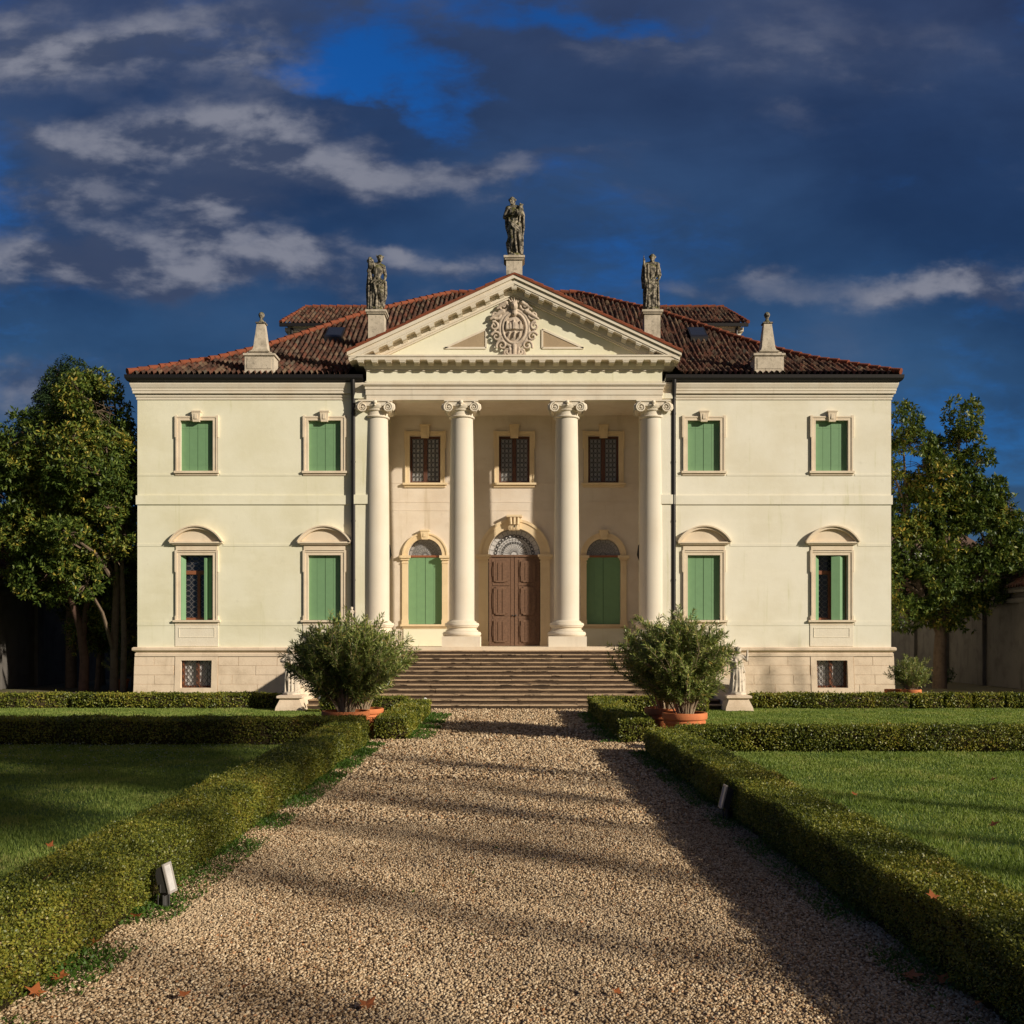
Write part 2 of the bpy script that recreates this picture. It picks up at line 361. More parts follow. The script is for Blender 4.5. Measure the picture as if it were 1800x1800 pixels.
def gravel_mat():
    m, t, b = mat_new('gravel', .9, .2); p = t.pos()
    vo = t.new('ShaderNodeTexVoronoi'); t.put(vo.inputs['Vector'], p); t.put(vo.inputs['Scale'], 30.0)
    sp = t.new('ShaderNodeSeparateColor'); t.l.new(vo.outputs['Color'], sp.inputs[0])
    c = t.ramp(sp.outputs[0], [(0, (.16, .105, .055)), (.35, (.33, .22, .115)), (.7, (.47, .335, .19)), (1, (.60, .47, .31))])
    c = t.mix(t.sstep(vo.outputs['Distance'], .35, .75), c, (.10, .065, .04))
    c = t.mix(t.m('MULTIPLY', t.sstep(t.noise(p, .7, 5, .6), .42, .7), .35), c, (.26, .19, .13))
    t.l.new(c, b.inputs['Base Color'])
    t.l.new(t.bump(t.m('SUBTRACT', 1.0, vo.outputs['Distance']), .9, .025), b.inputs['Normal']); return m
MT['gravel'] = gravel_mat()
def pebble_mat():
    m, t, b = mat_new('pebbles', .8, .25); g = t.new('ShaderNodeNewGeometry')
    c = t.ramp(g.outputs['Random Per Island'], [(0, (.11, .068, .034)), (.2, (.32, .21, .11)), (.5, (.50, .36, .215)), (.75, (.62, .465, .29)), (.93, (.74, .61, .42)), (1, (.42, .18, .065))])
    pp = g.outputs['Position']; c = t.mix(t.m('MULTIPLY', t.sstep(t.noise(t.scalev(pp, (1.2, .5, 1)), .9, 6, .6), .45, .68), .55), c, t.mix(1.0, c, (.66, .62, .58), 'MULTIPLY'))
    c = t.mix(t.m('MULTIPLY', t.sstep(t.noise(t.scalev(pp, (1.5, .35, 1), (4, 7, 0)), .8, 5, .6), .48, .70), .5), c, (.54, .42, .27))
    t.l.new(c, b.inputs['Base Color']); return m
MT['pebble'] = pebble_mat()
def lawn_mat():
    m, t, b = mat_new('lawn', .95, .1); p = t.pos()
    n = t.noise(p, 1.1, 6, .65); n2 = t.noise(t.scalev(p, (1, 1, 1)), 40, 3, .7)
    c = t.mix(n2, (.045, .080, .016), (.12, .19, .042)); c = t.mix(t.m('MULTIPLY', t.sstep(n, .5, .75), .5), c, (.10, .095, .03))
    t.l.new(c, b.inputs['Base Color']); t.l.new(t.bump(n2, .8, .03), b.inputs['Normal']); return m
MT['lawn'] = lawn_mat()
MT['earth'] = stone('earth', (.15, .125, .07), (.07, .075, .03), .25, .8, 0, .5, 6, .95)
MT['hill'] = stone('hill', (.045, .06, .075), (.03, .045, .05), .006, .8, 0, .3, .05, .95)
MT['grass'] = leafy('grass_blades', [(0, (.085, .135, .026)), (.45, (.195, .265, .055)), (.8, (.30, .345, .085)), (1, (.40, .35, .15))], .55, .35, .25, 0.9)
MT['daisy'] = plain('daisy', (.75, .74, .66), .8, .1)
MT['box_leaf'] = leafy('box_leaves', [(0, (.030, .048, .010)), (.30, (.105, .130, .018)), (.60, (.215, .225, .030)), (.86, (.35, .31, .045)), (1, (.27, .14, .04))], .45, .25, .4, 1.1)
MT['hedge_core'] = plain('hedge_twigs', (.045, .034, .018), .95, .05, 0, .5, 18)
MT['weed'] = leafy('weeds', [(0, (.04, .09, .012)), (.6, (.075, .15, .02)), (1, (.12, .19, .03))], .5, .3)
MT['magnolia'] = leafy('magnolia_leaves', [(0, (.024, .046, .010)), (.40, (.062, .100, .018)), (.66, (.135, .175, .030)), (.82, (.25, .23, .040)), (.93, (.46, .34, .06)), (1, (.50, .32, .08))], .48, .12, .25, .5)
MT['conifer'] = leafy('conifer_leaves', [(0, (.016, .034, .012)), (.7, (.034, .062, .020)), (1, (.06, .085, .024))], .5, .15, .3, .8)
MT['oleander'] = leafy('oleander_leaves', [(0, (.080, .115, .030)), (.5, (.205, .255, .065)), (.85, (.35, .39, .11)), (.96, (.46, .43, .14)), (1, (.48, .30, .08))], .4, .2, .45)
MT['dead_leaf'] = leafy('dead_leaf', [(0, (.24, .055, .018)), (.5, (.40, .115, .035)), (1, (.46, .19, .06))], .6, .2)
MT['lamp_body'] = plain('lamp_body', (.035, .033, .03), .5, .5)
MT['lamp_steel'] = plain('lamp_steel', (.50, .46, .42), .45, .5, .3)
MT['white_paint'] = plain('white_paint', (.75, .74, .70), .5, .4)
# ================================================================== THE VILLA
YW, YB, YC = 37.5, 39.95, 37.62           # wing wall, loggia back wall, column axis
ZF = 1.755                               # portico floor
villa = empty('villa', (0, 38.3, 0)); WORLD.add('villa')
tag(villa, 'cream neoclassical villa with four column portico, green shutters and red tiled roof', 'villa')
def part(name, mb, mat, parent=None, smooth=None, label=None):
    o = mb.build(name, MT[mat] if isinstance(mat, str) else mat, parent or villa, smooth)
    if label: o['label'] = label
    return o
def wall_grid(mb, x0, x1, z0, z1, y, ops, depth):
    xs = sorted(set([x0, x1]+[a for o in ops for a in o[:2]])); zs = sorted(set([z0, z1]+[a for o in ops for a in o[2:4]]))
    for i in range(len(xs)-1):
        for j in range(len(zs)-1):
            cx = (xs[i]+xs[i+1])/2; cz = (zs[j]+zs[j+1])/2
            if any(o[0] < cx < o[1] and o[2] < cz < o[3] for o in ops): continue
            mb.quad((xs[i], y, zs[j]), (xs[i+1], y, zs[j]), (xs[i+1], y, zs[j+1]), (xs[i], y, zs[j+1]))
    for o in ops:
        a, b, c, d = o[:4]; e = y+depth
        mb.quad((a, y, c), (a, e, c), (a, e, d), (a, y, d)); mb.quad((b, y, c), (b, y, d), (b, e, d), (b, e, c))
        mb.quad((a, y, c), (b, y, c), (b, e, c), (a, e, c))
        if len(o) == 4: mb.quad((a, y, d), (a, e, d), (b, e, d), (b, y, d))
        else:       # round headed: o[4] = radius, spring at d - r
            cx = (a+b)/2; r = o[4]; zs_ = d-r-.02; N = 20
            pt = [(cx-r*math.cos(PI*k/N), zs_+r*math.sin(PI*k/N)) for k in range(N+1)]
            for k in range(N):
                (xa, za), (xb, zb) = pt[k], pt[k+1]
                mb.quad((xa, y, za), (xb, y, zb), (xb, y, d), (xa, y, d)); mb.quad((xa, y, za), (xa, e, za), (xb, e, zb), (xb, y, zb))
UW = [11.62, 6.94]         # window axes of the wings
for sgn, side in ((-1, 'left'), (1, 'right')):
    ops = []
    for c in UW:
        c *= sgn
        ops += [(c-.595, c+.595, 8.179, 10.03), (c-.595, c+.595, 2.726, 5.101)]
    mb = MB(); xa, xb = sorted((sgn*13.80, sgn*4.85))
    wall_grid(mb, xa, xb, 1.70, 11.42, YW, ops, .24)
    xi = sgn*4.85; mb.quad((xi, YW, 1.70), (xi, YB, 1.70), (xi, YB, 11), (xi, YW, 11))
    xo = sgn*13.80; mb.quad((xo, YW, 1.70), (xo, 59.2, 1.70), (xo, 59.2, 11.42), (xo, YW, 11.42))
    part('wall', mb, 'plaster_green' if sgn < 0 else 'plaster')
    path = [(-13.80, 59.2), (-13.80, YW), (-5.36, YW)] if sgn < 0 else [(5.36, YW), (13.80, YW), (13.80, 59.2)]
    pathin = [(-13.80, 59.2), (-13.80, YW), (-4.86, YW)] if sgn < 0 else [(4.86, YW), (13.80, YW), (13.80, 59.2)]
    ax0, ax1 = sorted((sgn*5.86, sgn*4.86)); m_ = MB(); m_.box(ax0, ax1, YW-.17, YW+.02, ZF, 10.9); m_.box(ax0-.03, ax1, YW-.22, YW+.02, 6.955, 7.29); m_.box(ax0-.04, ax1, YW-.23, YW+.02, 10.79, 10.98); m_.box(ax0-.02, ax1, YW-.20, YW+.02, 10.4, 10.46)
    part('pilaster', m_, 'plaster_green' if sgn < 0 else 'plaster')
    # thin raised bands and the storey band
    mb = MB()
    mb.sweep(pathin, [(-.02, 6.956), (.045, 6.956), (.045, 7.289), (-.02, 7.289)])
    part('string_course', mb, 'plaster_green' if sgn < 0 else 'plaster')
    pm = 'plaster_green' if sgn < 0 else 'plaster'
    def strips(za, zb, wins):
        z0, z1 = za, zb
        segs = []; cur = xa
        for c in sorted(sgn*q for q in UW):
            segs.append((cur, c-wins)); cur = c+wins
        segs.append((cur, xb))
        for a, b in segs: part('wall_band', MB().box(a, b, YW-.012, YW+.02, z0, z1), pm)
    strips(8.003, 8.072, .84); strips(5.428, 5.526, .96); strips(2.521, 2.687, .84)
    mb = MB()
    mb.sweep(path, [(-.05, 10.793), (.03, 10.793), (.03, 10.872), (.06, 10.891), (.06, 10.979), (-.05, 10.979)])
    mb.sweep(path, [(-.05, 11.0), (.13, 11.0), (.13, 11.09), (.15, 11.10), (.15, 11.17), (.17, 11.20), (.21, 11.32), (.21, 11.38), (-.05, 11.38)])
    part('cornice', mb, 'trim_white')
    gp = [(-13.80, 59.5), (-13.80, YW), (-5.5, YW)] if sgn < 0 else [(5.5, YW), (13.80, YW), (13.80, 59.5)]
    mb = MB(); mb.sweep(gp, [(.0, 11.4), (.24, 11.4), (.30, 11.43), (.35, 11.518), (.36, 11.635), (.335, 11.635), (.32, 11.537), (.0, 11.537)])
    part('gutter', mb, 'zinc')
    mb = MB(); px = sgn*(5.87 if sgn < 0 else 5.81)
    mb.tube([(px, YW-.30, 11.459), (px, YW-.28, 11.254), (px, YW-.17, 10.911), (px, YW-.14, 10.617), (px, YW-.14, 1.80)], .085, 10)
    for z in (10.226, 8.463, 6.31, 4.156, 2.394): mb.lathe([(.094, z), (.094, z+.06)], px, YW-.14, 10)
    part('downpipe', mb, 'zinc', smooth=40)
    # plinth: battered courses of big blocks, cornice, and a grated window in each wing
    mb = MB(); bls = [MB(), MB()]
    zz = [0, .38, .72, 1.06, 1.40]
    def yb(z): return YW-.02-.13*(1-z/1.4)
    pw = sgn*UW[0]
    for i in range(4):
        z0, z1 = zz[i], zz[i+1]; g = .008
        x = xa-.10 if sgn < 0 else xa; end = xb if sgn < 0 else xb+.10; k = 0
        rnd = random.Random(i+10*sgn); x -= (.75 if i % 2 else 0)
        while x < end-.02:
            L = 1.52+rnd.uniform(-.12, .12); a = max(x, xa-.10 if sgn < 0 else xa); b = min(x+L, end); x += L
            for (p, q) in ((a, min(b, pw-.79)), (max(a, pw+.79), b)):
                if q-p < .06: continue
                d = .014+rnd.uniform(-.004, .006)
                bls[int((p+q)/2 > pw)].hexa([(p+g, yb(z0+g)-d, z0+g), (q-g, yb(z0+g)-d, z0+g), (q-g, YW+.1, z0+g), (p+g, YW+.1, z0+g), (p+g, yb(z1-g)-d, z1-g), (q-g, yb(z1-g)-d, z1-g), (q-g, YW+.1, z1-g), (p+g, YW+.1, z1-g)])
    bx0, bx1 = (xa-.09, xb) if sgn < 0 else (xa, xb+.09)
    for (p, q) in ((bx0, pw-.60), (pw+.60, bx1)):
        mb.hexa([(p, yb(0), 0), (q, yb(0), 0), (q, YW+.3, 0), (p, YW+.3, 0), (p, yb(1.4), 1.4), (q, yb(1.4), 1.4), (q, YW+.3, 1.4), (p, YW+.3, 1.4)])
    mb.hexa([(pw-.60, yb(0), 0), (pw+.60, yb(0), 0), (pw+.60, YW+.3, 0), (pw-.60, YW+.3, 0), (pw-.60, yb(.22), .22), (pw+.60, yb(.22), .22), (pw+.60, YW+.3, .22), (pw-.60, YW+.3, .22)])
    mb.box(pw-.60, pw+.60, yb(1.26), YW+.3, 1.255, 1.40)
    so = sgn*13.80; sx = sorted((so-sgn*.3, so+sgn*.09)); mb.box(sx[0], sx[1], YW+.3, 59.2, 0, 1.40)
    pl = part('plinth', mb, 'plinth')
    for bl in bls: part('block_course', bl, 'plinth', pl)
    mb = MB(); mb.sweep(pathin, [(-.3, 1.40), (.07, 1.40), (.07, 1.50), (.04, 1.53), (.04, 1.56), (.10, 1.58), (.15, 1.62), (.15, 1.70), (.11, 1.735), (-.3, 1.735)])
    part('plinth_cornice', mb, 'plinth', pl)

# ---- windows
def frame_boxes(mb, cx, hw, z0, z1, w, y, d, ear=.035, eh=.62, foot=False):
    mb.box(cx-hw-w, cx-hw, y-d, y+.02, z0, z1); mb.box(cx+hw, cx+hw+w, y-d, y+.02, z0, z1)
    mb.box(cx-hw-w, cx+hw+w, y-d, y+.02, z1, z1+w*.9)
    e = d+.022; f = .05           # outer fillet with ears at the head
    for s in (-1, 1):
        x = cx+s*(hw+w)
        a, b = sorted((x-s*f, x)); mb.box(a, b, y-e, y+.02, z0, z1-eh)
        a, b = sorted((x-s*(f-.002), x+s*ear)); mb.box(a, b, y-e-.002, y+.02, z1-eh, z1+w*.9+.03)
        if foot: a, b = sorted((x-s*(f-.004), x+s*ear*.8)); mb.box(a, b, y-e-.004, y+.02, z0, z0+.16)
    mb.box(cx-hw-w+f, cx+hw+w-f, y-e, y+.02, z1+w*.9-.05, z1+w*.9)
def shutter_leaf(x0, x1, z0, z1, y, n=2, rails=True):
    mb = MB(); wd = (x1-x0)/n
    for k in range(n): mb.box(x0+k*wd+.004, x0+(k+1)*wd-.004, y, y+.035, z0, z1)
    mb.box(x0+.002, x1-.002, y+.012, y+.05, z0+.002, z1-.002)
    if rails:
        for z in (z0+.22, z1-.26): mb.box(x0+.004, x1-.004, y-.004, y+.01, z, z+.012)
    return mb
def keystone(mb, cx, z0, z1, w0, w1, y, d):
    mb.hexa([(cx-w0, y-d, z0), (cx+w0, y-d, z0), (cx+w0, y, z0), (cx-w0, y, z0), (cx-w1, y-d-.03, z1), (cx+w1, y-d-.03, z1), (cx+w1, y, z1), (cx-w1, y, z1)])
    mb.box(cx-w1-.02, cx+w1+.02, y-d-.05, y, z1, z1+.05)
    mb.box(cx-w0*.45, cx+w0*.45, y-d-.035, y, z0+.1, z1-.07)
def roundels(x0, x1, z0, z1, y, nx, nz, r_fac=.47, lead=.012, grid=True):
    mb = MB(); dx = (x1-x0)/nx; dzz = (z1-z0)/nz; N = 12
    for i in range(nx):
        for j in range(nz):
            cx = x0+(i+.5)*dx; cz = z0+(j+.5)*dzz; a = dx*r_fac; b = dzz*r_fac
            vs = []
            for k in range(N):
                t = 2*PI*k/N; ex = 1.0 if N > 8 else 1
                c_, s_ = math.cos(t), math.sin(t)
                vs += [(cx+a*c_, y, cz+b*s_), (cx+(a-lead)*c_, y, cz+(b-lead)*s_)]
            mb.add(vs, [(2*k, 2*k+1, (2*k+3) % (2*N), (2*k+2) % (2*N)) for k in range(N)])
    if not grid: return mb
    for i in range(nx+1): mb.box(x0+i*dx-.006, x0+i*dx+.006, y-.004, y+.004, z0, z1)
    for j in range(nz+1): mb.box(x0, x1, y-.003, y+.003, z0+j*dzz-.006, z0+j*dzz+.006)
    return mb
for sgn in (-1, 1):
    for ci, c in enumerate(UW):
        c *= sgn
        # upper storey window: closed green shutters
        mb = MB(); frame_boxes(mb, c, .595, 8.179, 10.03, .165, YW, .05)
        f = part('window', mb, 'trim')
        mb = MB(); keystone(mb, c, 9.971, 10.324, .12, .16, YW, .11); part('keystone', mb, 'trim', f)
        mb = MB(); mb.box(c-.82, c+.82, YW-.10, YW+.02, 8.096, 8.178); mb.box(c-.78, c+.78, YW-.04, YW+.02, 8.023, 8.096); part('sill', mb, 'trim', f)
        part('shutter', shutter_leaf(c-.59, c-.006, 8.189, 10.02, YW+.09), 'green', f)
        part('shutter', shutter_leaf(c+.006, c+.59, 8.189, 10.02, YW+.09), 'green', f)
        # ground floor window under a segmental hood
        mb = MB(); frame_boxes(mb, c, .595, 2.726, 5.101, .165, YW, .05, foot=True)
        mb.box(c-.76, c+.76, YW-.045, YW+.02, 5.277, 5.526)
        f = part('window', mb, 'trim')
        mb = MB(); mb.box(c-.86, c+.86, YW-.11, YW+.02, 2.653, 2.725); mb.box(c-.80, c+.80, YW-.03, YW+.02, 2.54, 2.653); part('sill', mb, 'trim', f)
        mb = MB(); mb.box(c-.79, c+.79, YW-.022, YW+.02, 1.767, 2.54); part('apron', mb, 'apron', f)
        fr = MB()
        for (a, b, z0, z1) in ((c-.66, c+.66, 2.423, 2.443), (c-.66, c+.66, 2.09, 2.11), (c-.66, c-.64, 2.11, 2.423), (c+.64, c+.66, 2.11, 2.423)): fr.box(a, b, YW-.034, YW, z0, z1)
        part('apron_moulding', fr, 'apron', f)
        hood = MB(); hw = .99; rise = .60; rad = (hw*hw+rise*rise)/(2*rise); zc = 5.585+rise-rad; th = math.asin(hw/rad); N = 22
        for (r0, r1, d) in ((rad-.13, rad-.05, .16), (rad-.05, rad, .22)):
            for k in range(N):
                t0 = -th+2*th*k/N; t1 = -th+2*th*(k+1)/N
                pts = []
                for yy_ in (YW-d, YW+.02):
                    for (r_, t_) in ((r0, t0), (r0, t1), (r1, t1), (r1, t0)): pts.append((c+r_*math.sin(t_), yy_, max(5.585, zc+r_*math.cos(t_))))
                hood.add(pts, [(0, 1, 2, 3), (7, 6, 5, 4), (0, 4, 5, 1), (3, 2, 6, 7)]+([(0, 3, 7, 4)] if k == 0 else [])+([(1, 5, 6, 2)] if k == N-1 else []))
        hood.box(c-.96, c+.96, YW-.17, YW+.02, 5.526, 5.585); hood.box(c-.88, c+.88, YW-.12, YW+.02, 5.482, 5.526)
        tym = [(c-hw*.86, 5.585), (c+hw*.86, 5.585)]+[(c+(rad-.13)*math.sin(t), max(5.585, zc+(rad-.13)*math.cos(t))) for t in [th*.86*(1-2*k/14) for k in range(15)]]
        hood.prism(tym, YW-.04, YW+.01)
        part('window_hood', hood, 'trim', f)
        if ci == 1:
            part('shutter', shutter_leaf(c-.59, c-.006, 2.736, 5.091, YW+.09, 2, False), 'green', f)
            part('shutter', shutter_leaf(c+.006, c+.59, 2.736, 5.091, YW+.09, 2, False), 'green', f)
        else:
            y = YW+.26
            g = MB(); g.quad((c-.6, y+.03, 2.687), (c+.6, y+.03, 2.687), (c+.6, y+.03, 5.135), (c-.6, y+.03, 5.135)); part('pane', g, 'glass_dark', f)
            fm = MB(); fm.box(c-.595, c-.52, y-.03, y+.02, 2.726, 5.101); fm.box(c+.52, c+.595, y-.03, y+.02, 2.726, 5.101)
            fm.box(c-.52, c+.52, y-.04, y+.02, 4.41, 4.547); fm.box(c-.05, c+.05, y-.035, y+.02, 2.785, 4.41); fm.box(c-.52, c+.52, y-.03, y+.02, 2.726, 2.815)
            part('window_frame', fm, 'frame', f)
            part('lead_came', roundels(c-.52, c-.05, 2.815, 4.41, y+.005, 2, 8, .5, .02, False), 'lead', f)
            part('lead_came', roundels(c+.05, c+.52, 2.815, 4.41, y+.005, 2, 8, .5, .02, False), 'lead', f)
            part('lead_came', roundels(c-.52, c+.52, 4.547, 5.076, y+.005, 4, 3, .5, .02, False), 'lead', f)
            if sgn < 0:     # leaves folded back into the reveal, the right one standing square to the wall
                m1 = MB(); m1.hexa([(c-.59, YW+.02, 2.736), (c-.45, YW+.16, 2.736), (c-.47, YW+.18, 2.736), (c-.595, YW+.05, 2.736), (c-.59, YW+.02, 5.086), (c-.45, YW+.16, 5.086), (c-.47, YW+.18, 5.086), (c-.595, YW+.05, 5.086)])
                part('shutter', m1, 'green', f)
                m1 = MB(); m1.box(c+.27, c+.345, YW-.02, YW+.22, 2.736, 4.998); part('shutter', m1, 'green', f)
                m1 = MB(); m1.box(c+.36, c+.50, YW+.16, YW+.20, 2.785, 5.037); part('shutter', m1, 'green', f)
            else:           # left leaf nearly shut away, right leaf half open and folded in two
                m1 = MB(); m1.hexa([(c-.585, YW+.02, 2.736), (c-.43, YW+.15, 2.736), (c-.45, YW+.17, 2.736), (c-.59, YW+.05, 2.736), (c-.585, YW+.02, 5.086), (c-.43, YW+.15, 5.086), (c-.45, YW+.17, 5.086), (c-.59, YW+.05, 5.086)])
                part('shutter', m1, 'green', f)
                def slab(xa_, ya_, xb_, yb_):
                    m_ = MB(); d = Vector((xb_-xa_, yb_-ya_)).normalized(); nn = Vector((-d.y, d.x))*.035
                    q = [(xa_, ya_), (xb_, yb_), (xb_+nn.x, yb_+nn.y), (xa_+nn.x, ya_+nn.y)]
                    return m_.hexa([(*p, 2.736) for p in q]+[(*p, 5.086) for p in q])
                part('shutter', slab(c+.0, YW+.03, c+.29, YW+.0), 'green', f)
                part('shutter', slab(c+.295, YW-.005, c+.53, YW+.13), 'green', f)
    # grated basement window
    c = sgn*UW[0]; yp = YW-.05
    mb = MB()
    for (a, b, z0, z1) in ((c-.78, c-.56, .02, 1.395), (c+.56, c+.78, .02, 1.395), (c-.56, c+.56, 1.25, 1.395), (c-.56, c+.56, .02, .25)):
        mb.hexa([(a, yb(z0)-.03, z0), (b, yb(z0)-.03, z0), (b, YW+.02, z0), (a, YW+.02, z0), (a, yb(z1)-.03, z1), (b, yb(z1)-.03, z1), (b, YW+.02, z1), (a, YW+.02, z1)])
    f = part('basement_window', mb, 'plinth')
    m = MB(); m.quad((c-.58, YW+.20, .2), (c+.58, YW+.20, .2), (c+.58, YW+.20, 1.3), (c-.58, YW+.20, 1.3)); part('pane', m, 'glass_white', f)
    m = MB(); m.box(c-.56, c-.49, YW+.1, YW+.19, .25, 1.25); m.box(c+.49, c+.56, YW+.1, YW+.19, .25, 1.25); m.box(c-.05, c+.05, YW+.1, YW+.19, .25, 1.25); m.box(c-.49, c+.49, YW+.1, YW+.19, .25, .32)
    part('window_frame', m, 'frame', f)
    m = MB()
    for k in range(-8, 9):
        for s in (-1, 1):
            # rods of a diamond grille clipped to the opening
            pts = []
            for t in np.linspace(0, 1, 41):
                x = k*.175+s*(t-.5)*.72; z = .26+t*.98
                if abs(x) <= .55: pts.append((c+x, YW+.03, z))
            if len(pts) > 2: m.tube([pts[0], pts[-1]], .010, 5)
    for x in (-.37, -.185, 0, .185, .37): m.tube([(c+x, YW+.045, .25), (c+x, YW+.045, 1.25)], .009, 5)
    part('grille', m, 'iron', f)

# ---- loggia
mb = MB()
LW = [-3.48, 0.0, 3.48]
ops = [(c-.60, c+.60, 8.11, 9.96) for c in LW]+[(c-.665, c+.665, 2.60, 5.28+.665+.02, .665) for c in (-3.48, 3.48)]+[(-1.02, 1.02, ZF-.02, 5.32+1.02+.02, 1.02)]
wall_grid(mb, -4.85, 4.85, 1.70, 10.9, YB, ops, .26)
lw = part('loggia_wall', mb, 'plaster_warm')
mb = MB(); mb.quad((-5.3, 37.25, 10.74), (5.3, 37.25, 10.74), (5.3, YB, 10.74), (-5.3, YB, 10.74)); part('ceiling', mb, 'plaster_warm', lw)
mb = MB()
for z in (7.03, 7.36):
    part('wall_band', MB().box(-4.84, 4.84, YB-.010, YB+.01, z, z+.022), 'plaster_warm', lw)
for (a, b) in ((-4.84, -4.36), (-2.62, -.87), (.87, 2.62), (4.36, 4.84)): part('wall_band', MB().box(a, b, YB-.010, YB+.01, 8.10, 8.12), 'plaster_warm', lw)
for c in LW:
    mb = MB(); frame_boxes(mb, c, .60, 8.11, 9.96, .18, YB, .05, .03, .5)
    f = part('window', mb, 'trim_gold')
    mb = MB(); keystone(mb, c, 9.86, 10.33, .15, .18, YB, .10); part('keystone', mb, 'trim_gold', f)
    mb = MB(); mb.box(c-.86, c+.86, YB-.14, YB+.02, 8.03, 8.11); mb.box(c-.80, c+.80, YB-.06, YB+.02, 7.94, 8.03); part('sill', mb, 'trim_gold', f)
    y = YB+.20
    m = MB(); m.quad((c-.6, y+.035, 8.1), (c+.6, y+.035, 8.1), (c+.6, y+.035, 9.97), (c-.6, y+.035, 9.97)); part('pane', m, 'glass', f)
    m = MB()
    for (a, b, z0, z1) in ((c-.60, c-.52, 8.11, 9.96), (c+.52, c+.60, 8.11, 9.96), (c-.075, c+.075, 8.11, 9.96), (c-.52, c-.075, 8.11, 8.20), (c+.075, c+.52, 8.11, 8.20), (c-.52, c-.075, 9.87, 9.96), (c+.075, c+.52, 9.87, 9.96)): m.box(a, b, y-.03, y+.03, z0, z1)
    part('window_frame', m, 'frame_dark', f)
    part('lead_came', roundels(c-.52, c-.075, 8.20, 9.87, y+.01, 3, 9, .47, .013), 'iron', f)
    part('lead_came', roundels(c+.075, c+.52, 8.20, 9.87, y+.01, 3, 9, .47, .013), 'iron', f)
def arch_frame(mb, cx, r, w, zs, z0, y, d):
    N = 24
    for (ra, rb, dd) in ((r, r+w*.72, d), (r+w*.72, r+w, d+.03)):
        for k in range(N):
            t0, t1 = PI*k/N, PI*(k+1)/N; pts = []
            for yy_ in (y-dd, y+.02):
                for (q, t) in ((ra, t0), (ra, t1), (rb, t1), (rb, t0)): pts.append((cx-q*math.cos(t), yy_, zs+q*math.sin(t)))
            mb.add(pts, [(0, 1, 2, 3), (7, 6, 5, 4), (0, 4, 5, 1), (3, 2, 6, 7)])
    for s in (-1, 1):
        a, b = sorted((cx+s*r, cx+s*(r+w))); mb.box(a, b, y-d, y+.02, z0, zs-.30)
        mb.box(a-.02, b+.02, y-d-.02, y+.02, zs-.30, zs-.26); mb.box(a, b, y-d, y+.02, zs-.26, zs-.18)
        mb.box(a-.05, b+.05, y-d-.05, y+.02, zs-.18, zs-.10); mb.box(a-.10, b+.10, y-d-.10, y+.02, zs-.10, zs)
        mb.box(a-.02, b+.02, y-d-.03, y+.02, z0, z0+.18)
def fan(cx, zs, r, y, rays, rings, lead=.012):
    m = MB(); N = 24
    for q in rings:
        vs = []
        for k in range(N+1):
            t = PI*k/N; vs += [(cx-q*r*math.cos(t), y, zs+q*r*math.sin(t)), (cx-(q*r-lead)*math.cos(t), y, zs+(q*r-lead)*math.sin(t))]
        m.add(vs, [(2*k, 2*k+1, 2*k+3, 2*k+2) for k in range(N)])
    for k in range(1, rays):
        t = PI*k/rays; c_, s_ = math.cos(t), math.sin(t); l = lead*.55
        m.add([(cx-.12*r*c_-l*s_, y-.002, zs+.12*r*s_-l*c_), (cx-.12*r*c_+l*s_, y-.002, zs+.12*r*s_+l*c_), (cx-r*c_+l*s_, y-.002, zs+r*s_+l*c_), (cx-r*c_-l*s_, y-.002, zs+r*s_-l*c_)], [(0, 1, 2, 3)])
    for k in range(rays):
        t = PI*(k+.5)/rays
        for q in ((.48, .05), (.74, .075)):
            c0 = (cx-q[0]*r*math.cos(t), zs+q[0]*r*math.sin(t)); R1 = q[1]*r
            vs = []
            for j in range(8): a = 2*PI*j/8; vs += [(c0[0]+R1*math.cos(a), y-.003, c0[1]+R1*math.sin(a)), (c0[0]+R1*.6*math.cos(a), y-.003, c0[1]+R1*.6*math.sin(a))]
            m.add(vs, [(2*j, 2*j+1, (2*j+3) % 16, (2*j+2) % 16) for j in range(8)])
    return m
def half_disc(cx, zs, r, y): return MB().add([(cx-r*math.cos(PI*k/24), y, zs+r*math.sin(PI*k/24)) for k in range(25)], [tuple(range(25))])
for c in (-3.48, 3.48):
    mb = MB(); arch_frame(mb, c, .665, .225, 5.28, 2.60, YB, .06)
    f = part('arched_window', mb, 'trim_gold')
    mb = MB(); keystone(mb, c, 5.90, 6.22, .12, .165, YB, .16); part('keystone', mb, 'trim_gold', f)
    mb = MB(); mb.box(c-.95, c+.95, YB-.13, YB+.02, 2.52, 2.60); mb.box(c-.88, c+.88, YB-.06, YB+.02, 2.44, 2.52); part('sill', mb, 'trim_gold', f)
    mb = MB(); mb.box(c-.84, c+.84, YB-.03, YB+.02, ZF, 2.44); part('apron', mb, 'plaster_green', f)
    part('shutter', shutter_leaf(c-.66, c-.005, 2.61, 5.24, YB+.12, 2, False), 'green', f)
    part('shutter', shutter_leaf(c+.005, c+.66, 2.61, 5.24, YB+.12, 2, False), 'green', f)
    m = MB(); m.box(c-.66, c+.66, YB+.09, YB+.18, 5.22, 5.30); part('window_frame', m, 'frame', f)
    part('pane', half_disc(c, 5.28, .68, YB+.2), 'glass', f)
    part('lead_came', fan(c, 5.30, .64, YB+.185, 9, (.2, .62, 1.0), .016), 'lead', f)
mb = MB(); arch_frame(mb, 0, 1.02, .37, 5.32, ZF, YB, .08)
door = part('main_door', mb, 'trim_gold')
mb = MB(); keystone(mb, 0, 6.26, 6.72, .21, .25, YB, .20)
